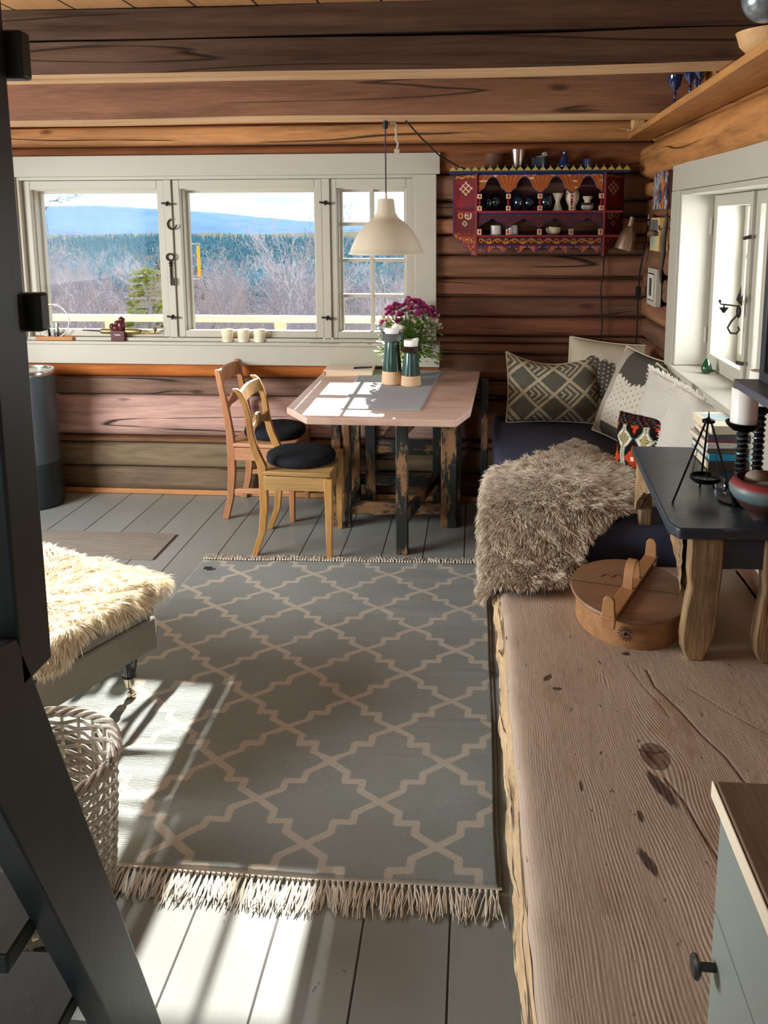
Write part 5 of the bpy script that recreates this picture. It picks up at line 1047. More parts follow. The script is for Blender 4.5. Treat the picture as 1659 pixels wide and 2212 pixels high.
MB().add([(-.006, .12, .09), (-.006, .09, .12), (-.006, .11, .13), (-.006, .14, .175), (-.006, .165, .13), (-.006, .20, .10), (-.006, .15, .09), (-.006, .13, .05)], [(0, 1, 2, 3, 4, 5, 6, 7)]).add([(-.006, .10, .01), (-.006, .12, .05), (-.006, .19, .03), (-.006, .21, .05), (-.006, .16, .0), (-.006, .12, .0)], [(0, 1, 2, 3, 4, 5)]).build('orange_figure', org, pa)
# white framed picture
wfp = thing('framed_picture', 'narrow picture in a ribbed white frame on the right log wall', 'picture', (.895, 4.14, 1.195))
b = MB().box(0, .03, 0, .20, 0, .19).build('picture_frame', M['white'], wfp, bevel=.003)
for d in (.012, .024): MB().box(-.003, .0, d, .2-d, d, .19-d).build('frame_bead', M['white'], wfp, bevel=.001)
MB().box(-.0045, -.003, .03, .17, .03, .16).build('mount', plain('mount', srgb(196, 190, 178), .6), wfp); MB().box(-.006, -.0045, .075, .125, .05, .14).build('print', plain('print', srgb(60, 58, 54), .6, var=.5), wfp)
# yellow wooden box on the wall with dark inset
bx = thing('wall_box', 'small pale wooden box frame above the white framed picture', 'box', (.885, 4.08, 1.475))
yw = plain('yellow_pine', srgb(222, 178, 104), .5, var=.08)
MB().box(0, .05, 0, .19, 0, .165).build('box_body', yw, bx, bevel=.002); MB().box(-.002, 0, .02, .17, .095, .155).build('grey_inset', plain('grey_inset', srgb(104, 108, 108), .4), bx); MB().box(-.002, 0, .02, .17, .01, .07).build('lower_inset', plain('pale_inset', srgb(176, 186, 160), .4, var=.5), bx)
wkb = wood('driftwood', srgb(120, 102, 84), srgb(64, 52, 42), 'Z', .8, .8, grain=2, crack=1)
MB().tube([(-.014, .15, .082), (-.018, .08, .09), (-.012, .0, .085)], [.012, .016, .010], 8).build('driftwood_piece', wkb, bx, smooth=True)
dw = MB().tube([(.885, 4.02, 1.685), (.89, 4.035, 1.63), (.885, 4.06, 1.55), (.888, 4.075, 1.46), (.885, 4.09, 1.38), (.89, 4.10, 1.325)], [.004, .010, .015, .014, .009, .004], 10); dw.tube([(.885, 4.06, 1.58), (.875, 4.11, 1.585), (.88, 4.14, 1.60)], [.008, .006, .003], 8).tube([(.887, 4.04, 1.62), (.88, 4.02, 1.655)], [.006, .002], 6)
setp(dw.build('driftwood_branch', wkb, smooth=True, loc=(0, -.09, 0)), 'gnarled grey driftwood branch hung upright beside the right window', 'branch')
# iron leaf hook on the mullion
hb = thing('iron_leaf_hook', 'wrought iron leaf shaped hook with candle arm on the right window', 'hook', (1.008, 3.17, 1.30))
b = MB()
for dy, dz, L, w in ((0, .02, .075, .014), (.022, .0, .05, .012), (-.022, .0, .05, .012)):
    b.add([(0, dy*.4, dz*0), (-.008, dy*.8-w, L*.45), (-.004, dy*1.3, L+dz*.3), (-.008, dy*.8+w, L*.45), (-.014, dy*.8, L*.45)], [(0, 1, 4), (1, 2, 4), (2, 3, 4), (3, 0, 4), (0, 3, 2, 1)])
b.ball((-.008, 0, -.02), .017, 8, (.5, 1, 1.5)); b.build('leaf_plate', iron, hb, smooth=False)
MB().tube([(-.01, 0, -.03), (-.03, .012, -.06), (-.04, .018, -.085), (-.03, .012, -.105), (-.012, 0, -.105), (-.004, -.006, -.09), (-.008, -.004, -.078)], .0038, 8).build('hook_curl', iron, hb, smooth=True)
MB().tube([(-.008, 0, .0), (-.04, .035, .002), (-.06, .055, .003), (-.062, .06, .012)], .003, 8).ball((-.062, .06, .014), .006, 6).lathe([(.004, -.03), (.017, -.012), (.019, -.010), (.003, -.026)], 9, Matrix.Translation((-.05, .045, -.0))).tube([(-.05, .045, 0), (-.05, .045, -.03)], .003, 6).build('candle_arm', iron, hb, smooth=True)
gg = NT('green_glass'); gg.base(srgb(10, 84, 44)); gg.rough(.03); gg.b.inputs['Transmission Weight'].default_value = .55; gg.b.inputs['Coat Weight'].default_value = 1
gb = MB().lathe([(.001, 0), (.014, 0), (.022, .012), (.023, .024), (.016, .044), (.008, .058), (.003, .064), (.001, .065)], 24); gb.tube([(.005, 0, .014), (.02, -.01, .012), (.034, -.018, .017)], [.011, .006, .0015], 10)
setp(gb.build('green_glass_bird', gg.m, smooth=True, loc=(.985, 3.50, .9785)), 'dark green glass bird on the right window sill', 'ornament')

# ------------------------------------------------------------------ high shelf on the right wall
hs = MB(); hs.prism([(.735, 1.5), (.93, 1.5), (.93, 4.52), (.81, 4.555), (.80, 4.52), (.735, 2.2)], 2.055, 2.082)
setp(hs.build('high_shelf', wood('shelf_pine', srgb(206, 150, 88), srgb(150, 98, 50), 'Y', .6, .3, crack=.2), bevel=.003), 'long pine shelf board high along the right log wall', 'shelf')
def glassy(i, x, y, h, lb): 
    pot('stemmed_blue_glass', [(.001, 0), (.024, 0), (.006, .012), (.004, .4*h), (.009, .43*h), (.004, .46*h), (.006, .52*h), (.026, .68*h), (.031, h), (.029, h), (.024, .7*h), (.001, .56*h)], blueg, (x, y, 2.0825), lb, 20, 'stemmed glasses on the high shelf', 'glass')
GL = [(.80, 3.50, .125, 'cobalt stemmed glass at the left end of the cluster, high shelf'), (.835, 3.40, .15, 'cobalt stemmed glass second from left in the cluster, high shelf'), (.845, 3.30, .16, 'tall cobalt stemmed glass in the middle of the cluster, high shelf'), (.875, 3.46, .15, 'cobalt stemmed glass behind the leftmost ones, high shelf'), (.885, 3.20, .165, 'cobalt stemmed glass right of the tall middle one, high shelf')]
for i, (x, y, h, lb) in enumerate(GL): glassy(i, x, y, h, lb)
pot('clear_glass', [(.001, 0), (.024, 0), (.005, .012), (.005, .05), (.03, .07), (.032, .12), (.030, .12), (.001, .07)], ck, (.87, 3.08, 2.0825), 'clear sparkling glass at the right end of the cluster, high shelf', cat='glass')
endw = wood('end_grain', srgb(226, 182, 128), srgb(196, 146, 92), 'Y', .6, .2, crack=0, knots=False)
setp(MB().lathe([(.001, 0), (.043, 0), (.045, .05), (.04, .052), (.001, .052)], 32, Matrix.Translation((.835, 4.33, 2.128)) @ Matrix.Rotation(math.radians(-90), 4, 'Y')@Matrix.Rotation(math.radians(0), 4, 'Z')).build('round_wooden_lid', endw, smooth=True), 'round pale wooden lid standing on edge at the far shelf end', 'lid')
setp(MB().tube([(.775, 4.42, 2.088), (.80, 4.41, 2.092), (.735, 4.40, 2.098)], [.003, .006, .004], 6).build('wood_splinter', endw), 'splintered wood sliver sticking out beside the round lid', 'stick')
bwl = MB().lathe([(.001, .035), (.05, .04), (.085, .065), (.10, .10), (.104, .10), (.09, .062), (.055, .03), (.001, .025)], 36, Matrix.Translation((.845, 2.52, 2.057)) )
setp(bwl.build('wooden_bowl', endw, smooth=True), 'wooden bowl on the high shelf near the upper right corner', 'bowl')
cl = thing('ceiling_spotlight', 'grey metal spotlight at the top right under the beams', 'lamp', (.682, 2.10, 2.145))
MB().ball((0, 0, 0), .055, 14).build('spot_head', plain('grey_enamel', srgb(150, 158, 162), .25, .6), cl, smooth=True); MB().tube([(0, 0, .045), (.0, 0, .125)], .008).build('spot_stem', steel, cl, smooth=True)

# ------------------------------------------------------------------ cushions
fab = painted('printed_wool', .95, .5, 260, .1)
def cushion(name, label, w, h, t_, colf, loc, rot, fringe=None, sag=.0, seed=0, stitch=None, back=(.2, .19, .17)):
    T = thing(name, label, 'cushion', loc); T.rotation_euler = [math.radians(a) for a in rot]
    nu, nv = 130, 110; U, V_ = np.meshgrid(np.linspace(-1, 1, nu), np.linspace(-1, 1, nv), indexing='ij')
    pin = 1-.07*(1-np.abs(U)**2)*np.abs(V_)**3*0; X = U*w/2*(1-.06*(1-V_**2)*np.abs(U)**6*0-.05*np.cos(V_*np.pi/2)*np.abs(U)); Zz = V_*h/2*(1-.06*np.cos(U*np.pi/2)*np.abs(V_))
    d = t_/2*np.clip((1-U**4), 0, 1)**.6*np.clip((1-V_**4), 0, 1)**.6; crease = .006*vnoise(U*2+seed, V_*2, 1.7, seed)+.010*np.exp(-((V_+.35+.1*U)/.07)**2)*-np.clip(1-U**2, 0, 1)*(1 if sag else 0)
    Y = -(d*(1+.12*vnoise(U, V_, 1.3, seed+3))+crease*np.clip(1-U**6, 0, 1)*np.clip(1-V_**6, 0, 1)); Zz = Zz+h/2; Zz = Zz+sag*(V_+1)*.5*(U**2-.6)*.06
    Fv = np.stack([X, Y, Zz], -1).reshape(-1, 3); Bv = np.stack([X, d, Zz], -1).reshape(-1, 3)
    C_ = np.array([colf(u, v) for u, v in zip(U.ravel(), V_.ravel())]); CB = np.tile(np.array(back), (len(Bv), 1)); F = grid_faces(nu, nv)
    fast_mesh('cover', np.concatenate([Fv, Bv]), np.concatenate([F, F[:, ::-1]+len(Fv)]), fab, T, cols=np.concatenate([C_, CB]))
    rim = [(X[i, 0], 0, Zz[i, 0]) for i in range(0, nu, 3)]+[(X[-1, j], 0, Zz[-1, j]) for j in range(0, nv, 3)]+[(X[i, -1], 0, Zz[i, -1]) for i in range(nu-1, -1, -3)]+[(X[0, j], 0, Zz[0, j]) for j in range(nv-1, 0, -3)]
    if stitch: MB().tube(rim, .005, 6, closed=True).build('stitched_edge', stitch, T, smooth=True)
    if fringe:
        b = MB(); rr = random.Random(seed); c0 = Vector((0, 0, h/2))
        for k_ in range(len(rim)*6):
            q = rr.random()*len(rim); i = int(q); f = q-i; p = Vector(rim[i]).lerp(Vector(rim[(i+1) % len(rim)]), f); d_ = (p-c0).normalized(); L = rr.uniform(.010, .026); p2 = p+d_*L+Vector((rr.uniform(-.008, .008), rr.uniform(-.01, .01), rr.uniform(-.006, .006)))
            b.tube([p-d_*.004, p+d_*L*.5+Vector((0, rr.uniform(-.004, .004), 0)), p2], [.0022, .002, .001], 4)
        b.build('frayed_edge', fringe, T, smooth=True)
    return T
GREY, CREAM, OFFW = srgb(104, 100, 88), srgb(196, 182, 154), srgb(214, 206, 190)
def c_dia(u, v):
    x, y = u*3.0, v*2.2+.3; a = abs(((x+1) % 2)-1); b_ = ((y+1) % 2)-1
    row = math.floor((y+1)/2); xs_ = x+(row % 2); p, q = (x+y)/2, (x-y)/2; fp, fq = p % 1, q % 1
    if min(fp, 1-fp, fq, 1-fq) < .07: return CREAM
    if (math.floor(p)+math.floor(q)) % 2 == 0 or True:
        i_ = math.floor(p)-math.floor(q)
        if (math.floor(p)+math.floor(q)) % 2 == 0:
            m_ = max(fp, fq) if (math.floor(y*.5) % 2) else max(fp, fq)
            for s_ in (.34, .56, .78):
                if abs(m_-s_) < .045 and min(fp, fq) > .12: return CREAM
    return GREY
stc = plain('cream_stitch', srgb(206, 194, 162), .9)
cushion('diamond_cushion', 'wide grey and cream woollen cushion with chevron diamond pattern', .51, .37, .15, c_dia, (.425, 4.35, .537), (-20, 0, 0), sag=1, seed=3, stitch=stc)
DK = srgb(84, 80, 72)
def c_sheep(u, v):
    x, y = u+.15, v
    body = (((x-.05)/.42)**2+((y-.0)/.50)**2 < 1+.12*math.sin(math.atan2(y, x)*14)); head = ((x+.22)/.19)**2+((y-.35)/.24)**2 < 1; face = ((x+.26)/.11)**2+((y-.22)/.16)**2 < 1; legs = (abs(x+.16) < .05 or abs(x-.2) < .05) and -.75 < y < -.3; ear = ((x-.0)/.06)**2+((y-.22)/.17)**2 < 1
    if face and not ear: return srgb(196, 184, 160)
    if body or head or legs or ear:
        if (math.hypot((x*9) % 1-.5, (y*9+.5*(int(x*9) % 2)) % 1-.5) < .16) and not legs: return srgb(196, 184, 160)
        return DK
    return srgb(196, 184, 160)
cushion('sheep_cushion', 'cream cushion with a dark grey printed sheep, against the corner', .46, .44, .14, c_sheep, (.70, 4.42, .54), (-12, 4, -14), seed=5, stitch=stc)
def c_big(u, v):
    e_ = .42-u*.0; x = u
    if u < -.55: return srgb(176, 164, 146)
    if v > .25+.25*abs(u-.1)+.03*math.sin(u*40): return DK
    if v < -.72: return DK
    if math.hypot(((u*8) % 1)-.5, ((v*7+.5*(int(u*8) % 2)) % 1)-.5) < .13: return srgb(120, 112, 100)
    return srgb(212, 204, 186)
cushion('woolly_cushion', 'grey cushion with white woolly sheep body print, leaning beside the kilim cushion', .47, .47, .13, c_big, (.70, 3.97, .535), (-22, 3, -68), seed=7, stitch=stc)
lin = lambda u, v: tuple(c*(1+.05*math.sin(u*70)*math.sin(v*3)) for c in srgb(204, 198, 188))
frc = plain('linen_threads', srgb(226, 220, 208), .9)
cushion('dark_cushion', 'small charcoal cushion wedged behind the frayed linen ones', .38, .36, .10, lambda u, v: srgb(84, 82, 76), (.855, 3.66, .60), (-3, 0, -84), seed=15, stitch=stc)
cushion('linen_cushion', 'pale frayed linen cushion leaning on the wall, farther of two', .42, .42, .13, lin, (.805, 3.47, .535), (-7, 4, -68), fringe=frc, seed=9, back=(.5, .48, .44))
cushion('linen_cushion', 'pale frayed linen cushion nearest the books on the black table', .38, .42, .13, lambda u, v: srgb(208, 202, 192), (.805, 3.12, .54), (-8, 10, -60), fringe=frc, seed=13, back=(.5, .48, .44))
def c_kil(u, v):
    st_ = math.floor(v*34)/34; x = math.floor(u*26+.5)/26; y = st_
    if y > .62: return srgb(150, 60, 40) if math.sin(x*30)*math.sin(y*40) > .55 else (srgb(40, 70, 84) if math.cos(x*22+y*30) > .8 else srgb(30, 20, 18))
    cx = ((x*1.25+.55) % 1.1)-.55; cy = ((y+1.15) % 1.35)-.62; a, b_ = abs(cx), abs(cy); hexd = max(a*1.7, a*.9+b_*.95)
    if hexd > .88 : return srgb(196, 182, 134) if (int(x*26)+int(y*34)) % 3 else srgb(40, 30, 24)
    if hexd > .76: return srgb(232, 222, 200)
    if hexd > .70: return srgb(96, 130, 120)
    if a < .07 and b_ < .07: return srgb(240, 226, 206)
    st = min(a, b_)*1.0+max(a, b_)*.75
    if st < .36 and (abs(a-b_) < .17 or min(a, b_) < .09): return srgb(196, 70, 36)
    return srgb(34, 20, 18)
cushion('kilim_cushion', 'small red and black beaded kilim cushion on the daybed', .27, .26, .13, c_kil, (.73, 3.50, .53), (-6, -4, -50), seed=17, back=(.02, .015, .012))

# ------------------------------------------------------------------ black carved table on the bench
PZ = .81
blackp = NT('blue_black_paint'); g = blackp.noise(blackp.coords(scale=(.3, 1, 1)), 26, 5, .6, .5); sc_ = blackp.ramp(blackp.noise(blackp.coords(scale=(.25, 1, 1)), 60, 3, .8), [(.60, 0.), (.68, 1.)])
blackp.base(blackp.mix(blackp.math('MULTIPLY', sc_, .35), blackp.mix(g, srgb(36, 44, 54), srgb(58, 68, 80)), srgb(120, 130, 138))); blackp.rough(blackp.math('MULTIPLY_ADD', g, .2, .22)); blackp.bump(g, .2, .003)
st = thing('black_side_table', 'low blue black painted table with carved pale legs standing on the bench', 'table', (.72, 2.5, SZ))
lx, ly = lambda x: x-.72, lambda y: y-2.5
MB().prism([(lx(.575), ly(2.93)), (lx(.528), ly(2.16)), (lx(.548), ly(2.115)), (lx(.885), ly(2.125)), (lx(.885), ly(2.93))], PZ-SZ-.032, PZ-SZ).build('tabletop', blackp.m, st, bevel=.006, seg=3)
lwood = wood('carved_leg_wood', srgb(186, 154, 112), srgb(96, 72, 48), 'Z', .75, .8, grain=1.6, crack=.8, knots=False, stain=srgb(40, 30, 24), stain_amt=.5)
def cleg(yc_, xl_, sq=1., nm='leg'):
    # side profile in x-z, cabriole like: wide at the top, waist, swelling knee, foot
    h = PZ-SZ-.033; pr = [(.006, 0), (-.008, .03), (-.012, .07), (-.003, .16), (.005, .21), (-.001, .26), (.0, h)]; pr2 = [(.088, h), (.088, .25), (.084, .20), (.082, .13), (.076, .07), (.050, .0)]
    pts = [(xl_+x*sq, z) for x, z in pr]+[(xl_+x*sq, z) for x, z in pr2]; pts = pts[::-1]
    Mx = Matrix(((1, 0, 0, -.72), (0, 0, -1, ly(yc_)+.022), (0, 1, 0, 0), (0, 0, 0, 1))); MB().prism(pts, 0, .044, Mx).build(nm, lwood, st, bevel=.006)
cleg(2.155, .585); cleg(2.88, .60, .5); cleg(2.155, .78); cleg(2.88, .78)
# carved apron along the left side (runs in y)
V = []; C_ = []; xs = np.linspace(2.19, 2.86, 120)
def apz(y):
    u = abs((y-2.525)/.335); return PZ-.033-.035-.14*u**2.6-.010*abs(math.sin(u*11))
for side_x in (.578,):
    b = MB(); n = len(xs); vs = []; fs = []
    for i, y in enumerate(xs):
        for xx in (side_x, side_x+.022): 
            for j in range(13):
                z = apz(y)+(PZ-.034-apz(y))*j/12; r_ = .003*math.sin(z*160+4*math.sin(y*40))*math.sin(y*70); vs.append((lx(xx)+(r_ if xx == side_x else 0), ly(y), z-SZ))
    for i in range(n-1):
        for j in range(12):
            a = i*26+j; fs.append((a, a+1, a+27, a+26)); fs.append((a+13, a+39, a+40, a+14))
        fs.append((i*26, (i+1)*26, (i+1)*26+13, i*26+13)); 
    b.add(vs, fs).build('carved_apron', lwood, st, smooth=True, angle=50)
MB().box(lx(.66), lx(.87), ly(2.14), ly(2.165), .27, .35).build('front_apron', blackp.m, st)
blackm = plain('black_iron', srgb(18, 18, 19), .35, .8)
# hanging bowl on tripod
tp = thing('tripod_bowl', 'small black tripod with a bowl hanging on chains, on the black table', 'candle holder', (.675, 2.365, PZ))
ft = [(-.098, -.045), (.070, -.070), (.020, .105)]; ap = Vector((.008, .012, .235))
for fx_, fy_ in ft: MB().tube([(fx_, fy_, 0), tuple(ap+Vector((fx_, fy_, 0))*.07)], .0032, 8).build('leg', blackm, tp, smooth=True)
MB().lathe([(.001, .228), (.018, .228), (.018, .236), (.006, .240), (.003, .244), (.001, .262)], 20, Matrix.Translation((ap.x, ap.y, 0))).build('cap', blackm, tp, smooth=True)
MB().lathe([(.001, .048), (.034, .048), (.044, .056), (.045, .066), (.043, .066), (.038, .056), (.001, .053)], 36, Matrix.Translation((ap.x, ap.y, 0))).build('bowl', blackm, tp, smooth=True)
for a in (.3, 2.4, 4.5):
    b = MB(); p0 = Vector((ap.x+.042*math.cos(a), ap.y+.042*math.sin(a), .064)); p1 = Vector((ap.x+.030*math.cos(a), ap.y+.030*math.sin(a), .14)); 
    for q in range(12):
        c_ = p0.lerp(p1, (q+.5)/12); b.tube([c_+Vector(((.0022 if q % 2 else 0)*math.cos(t_), (0 if q % 2 else .0022)*math.cos(t_), .0042*math.sin(t_))) for t_ in [2*math.pi*w/8 for w in range(8)]], .0007, 4, closed=True)
    b.build('chain', blackm, tp)
# books
bks = [(.0, .034, 'charcoal', srgb(70, 54, 42), 'thick book with pale edges, bottom of the stack', .13, 0), (.034, .024, 'teal', srgb(44, 150, 186), 'bright blue book, second from the bottom of the stack', .12, 2), (.058, .020, 'olive', srgb(96, 92, 78), 'grey green book in the middle of the stack', .125, -2), (.078, .018, 'white', srgb(222, 216, 208), 'narrow white book sticking out to the left in the stack', .10, 5), (.096, .026, 'dark', srgb(86, 84, 92), 'grey book with a red line, second from the top of the stack', .135, -4), (.122, .030, 'cream', srgb(222, 214, 184), 'pale illustrated book on top of the stack', .12, 6)]
for i, (z, h, nm, c_, lb, w, a) in enumerate(bks):
    t = thing('book', lb, 'book', (.842, 2.735+.005*(i % 3), PZ+z), math.radians(a*.6), group='books stacked on the black table')
    sh_ = (-.012 if i == 3 else 0)
    MB().box(-.075+sh_, .072, -.097, .097, .003, h-.003).build('pages', plain('pages_'+nm, srgb(224, 208, 180), .8, nb=.6, ns=300, var=.06), t)
    cm2 = plain('cover_'+nm, c_, .4, var=.08); MB().box(-.079+sh_, .075, -.1, .1, h-.0028, h-.0005).box(-.079+sh_, .075, -.1, .1, .0005, .003).box(-.079+sh_, .075, -.102, -.099, .0005, h-.0005).build('cover', cm2, t, bevel=.001)
    if i == 5: MB().box(-.06, .03, -.03, .07, h-.0005, h+.0002).build('cover_picture', plain('cover_pic', srgb(170, 190, 196), .4, var=.4), t)
    if i == 4: MB().box(-.0795, .075, -.1025, -.1, .002, .005).build('red_line', plain('cover_red', srgb(170, 20, 44), .4), t)
# iron candlesticks with pillar candles
def stick(loc, h, label, clabel):
    t = thing('iron_candlestick', label, 'candle holder', loc)
    MB().lathe([(.001, h-.006), (.03, h-.006), (.046, h+.008), (.050, h+.017), (.048, h+.018), (.042, h+.010), (.001, h+.002)], 40).build('dish', blackm, t, smooth=True)
    MB().tube([(0, 0, .008), (0, 0, h)], .013, 14).build('stem', blackm, t, smooth=True); b = MB()
    pts = [(.0155*math.cos(a), .0155*math.sin(a), .02+(h-.03)*a/(2*math.pi*13)) for a in np.linspace(0, 2*math.pi*13, 230)]; b.tube(pts, .0032, 5); b.build('twisted_wire', plain('grey_iron', srgb(96, 104, 112), .35, .8), t, smooth=True)
    MB().lathe([(.001, 0), (.055, 0), (.057, .006), (.016, .014), (.001, .014)], 32).build('foot', blackm, t, smooth=True)
    c_ = thing('pillar_candle', clabel, 'candle', (loc[0], loc[1], loc[2]+h+.004)); MB().lathe([(.001, 0), (.037, 0), (.037, .11), (.034, .113), (.030, .107), (.001, .104)], 40).build('wax_body', wax, c_, smooth=True, angle=60); MB().tube([(0, 0, .10), (.002, .001, .115)], .0014, 5).build('wick', blackm, c_)
stick((.772, 2.345, PZ), .222, 'shorter twisted iron candlestick behind the stone bowl, left of two', 'white pillar candle on the shorter iron candlestick')
stick((.850, 2.44, PZ), .255, 'taller twisted iron candlestick at the right edge', 'white pillar candle on the taller iron candlestick, right edge')
# painted bowl with stones
k = NT('painted_bowl'); tcn = k.n('ShaderNodeTexCoord'); sp = k.n('ShaderNodeSeparateXYZ'); k.l(tcn.outputs['Object'], sp.inputs[0]); nn = k.noise(k.coords(), 40, 4)
c = k.ramp(k.math('MULTIPLY_ADD', nn, .006, sp.outputs['Z']), [(.0, srgb(60, 40, 34)), (.056, srgb(70, 46, 38)), (.062, srgb(86, 106, 108)), (.092, srgb(100, 116, 116)), (.097, srgb(140, 48, 52)), (.109, srgb(130, 44, 46)), (.112, srgb(48, 44, 42))]); k.base(c); k.rough(.45); k.bump(nn, .3, .003)
kb = thing('painted_bowl', 'teal and red painted wooden bowl holding stones on the black table', 'bowl', (.800, 2.225, PZ))
MB().lathe([(.001, .0), (.035, 0), (.036, .012), (.062, .03), (.090, .068), (.093, .085), (.078, .110), (.073, .110), (.082, .085), (.055, .04), (.001, .03)], 56).build('bowl_body', k.m, kb, smooth=True, angle=60)
stn = plain('beach_stone', srgb(150, 134, 118), .7, nb=.4, ns=90, var=.2)
setp(MB().ball((0, 0, 0), .032, 12, (1, .9, .85)).build('stone', stn, smooth=True, loc=(.785, 2.25, PZ+.098)), 'round brown beach stone, upper of those in the painted bowl', 'stone')
setp(MB().ball((0, 0, 0), .042, 12, (1.1, .7, .5)).build('stone', plain('grey_stone', srgb(120, 112, 106), .7, nb=.4, ns=90), smooth=True, loc=(.80, 2.195, PZ+.088)), 'flat grey beach stone, lower of those in the painted bowl', 'stone')
setp(MB().lathe([(.001, 0), (.022, 0), (.024, .012), (.02, .03), (.018, .028), (.001, .01)], 28).build('glass_dish', ck, smooth=True, loc=(.752, 2.46, PZ+.001)), 'small clear glass dish between the books and the painted bowl', 'dish')

# ------------------------------------------------------------------ black glazed cabinet at the right edge
ca = thing('black_wall_cabinet', 'black glazed wall cabinet cut off by the photo\'s right edge', 'cabinet', (.815, 1.75, 1.20))
bk2 = plain('black_wood', srgb(44, 46, 52), .45, var=.15)
MB().box(-.155, .09, -.25, .35, .0, .022).build('base_board', plain('dark_grey_wood', srgb(78, 80, 88), .5), ca, bevel=.003)
b = MB()
for y in (-.24, .30): b.box(-.10, -.078, y, y+.03, .022, .52).box(.06, .08, y, y+.03, .022, .52)
b.box(-.10, .08, -.24, .33, .50, .52).box(-.10, -.078, -.21, .30, .022, .05).box(.075, .08, -.24, .33, .022, .52); b.build('frame', bk2, ca, bevel=.003)
MB().box(-.095, -.091, -.21, .30, .05, .50).build('side_pane', glassmat('dark_glass', (.25, .28, .32), .1), ca); MB().box(-.08, .06, .305, .309, .05, .50).build('end_pane', glassmat('dark_glass2', (.25, .28, .32), .1), ca); MB().box(-.075, .07, -.22, .30, .022, .06).build('inner_box', bk2, ca)
MB().prism([(-.12, .0), (.09, 0), (.09, -.12), (.06, -.10), (.02, -.05), (-.06, -.022)], 0, .04, Matrix(((1, 0, 0, 0), (0, 0, -1, .27), (0, 1, 0, 0), (0, 0, 0, 1)))).build('corbel', bk2, ca, bevel=.003)

# ------------------------------------------------------------------ round bentwood box
rbx = thing('bentwood_box', 'oval bentwood box with lid clamp and bent handle on the bench', 'box', (.475, 2.375, SZ))
bw = wood('bentwood_side', srgb(182, 136, 92), srgb(134, 94, 58), 'X', .5, .2, crack=0, knots=False, stain=srgb(90, 56, 34), stain_amt=.4)
def lidw():
    k = NT('carved_lid_wood'); g = k.noise(k.coords(scale=(.10, 1, 1)), 26, 5, .6, .8); tcn = k.n('ShaderNodeTexCoord'); sp = k.n('ShaderNodeSeparateXYZ'); k.l(tcn.outputs['Object'], sp.inputs[0]); c = k.mix(g, srgb(112, 80, 58), srgb(164, 124, 90))
    rr = k.math('SQRT', k.math('ADD', k.math('POWER', k.math('DIVIDE', sp.outputs['X'], .165), 2.), k.math('POWER', k.math('DIVIDE', sp.outputs['Y'], .205), 2.))); an = k.math('FRACT', k.math('MULTIPLY', k.math('ARCTAN2', sp.outputs['Y'], sp.outputs['X']), 36.))
    for r0 in (1.0, .83):
        dots = k.math('MULTIPLY', k.ramp(k.math('ABSOLUTE', k.math('SUBTRACT', rr, r0)), [(.006, 1.), (.012, 0.)]), k.math('GREATER_THAN', an, .6 if r0 == 1. else .45)); c = k.mix(k.math('MULTIPLY', dots, .6), c, srgb(60, 38, 26))
    jn = k.ramp(k.math('ABSOLUTE', k.math('ADD', sp.outputs['Y'], k.math('MULTIPLY', sp.outputs['X'], .25))), [(.0008, 1.), (.0022, 0.)]); c = k.mix(jn, c, srgb(36, 22, 16)); k.base(c); k.rough(.55); k.bump(k.math('SUBTRACT', g, jn), .3, .003); return k.m
E2 = Matrix.Diagonal((1, 1.22, 1, 1))
MB().lathe([(.001, .0), (.158, 0), (.160, .082), (.156, .084), (.001, .082)], 72, E2).build('bent_side', bw, rbx, smooth=True)
MB().lathe([(.001, .084), (.172, .084), (.176, .090), (.174, .097), (.001, .098)], 72, E2).build('lid', lidw(), rbx, smooth=True)
# clamp bar across the lid, from front-left to back-right
A_, B_ = Vector((-.10, -.215, 0)), Vector((.115, .235, 0)); dir_ = (B_-A_).normalized(); nrm = Vector((-dir_.y, dir_.x, 0)); bwd = plain('clamp_wood', srgb(176, 128, 84), .5, nb=.2, var=.15)
MB().bar(A_+Vector((0, 0, .103)), B_+Vector((0, 0, .103)), .042, .010).build('clamp_bar', bwd, rbx, bevel=.002)
for P0, s_, nm in ((A_+dir_*.01, 1, 'post'), (B_-dir_*.01, -1, 'post')):
    z0 = .0; Mx = Matrix(((nrm.x, 0, dir_.x, P0.x), (nrm.y, 0, dir_.y, P0.y), (0, 1, 0, 0), (0, 0, 0, 1))); MB().prism([(-.018, .07), (.018, .07), (.020, .09), (.016, .155), (.008, .165), (-.008, .165), (-.016, .155), (-.020, .09)], -.006, .006, Mx).build('clamp_post', bwd, rbx, bevel=.002)
b = MB(); pts = []
C0 = (A_+B_)*.5+dir_*.0; n = 18; vs = []; fs = []
for i in range(n+1):
    a = math.pi*i/n; off = -.045*math.cos(a); z = .106+.078*math.sin(a)**.7
    for s_, q in ((-.014, 0), (.014, 0), (.014, 1), (-.014, 1)):
        nn_ = Vector((math.cos(a), math.sin(a))); p = C0+dir_*(off*(1-.08*q))+nrm*s_; vs.append((p.x, p.y, z-q*.005))
for i in range(n):
    a = i*4
    for q in range(4): fs.append((a+q, a+(q+1) % 4, a+4+(q+1) % 4, a+4+q))
MB().add(vs, fs).build('bent_handle', bwd, rbx, bevel=.001, smooth=True)
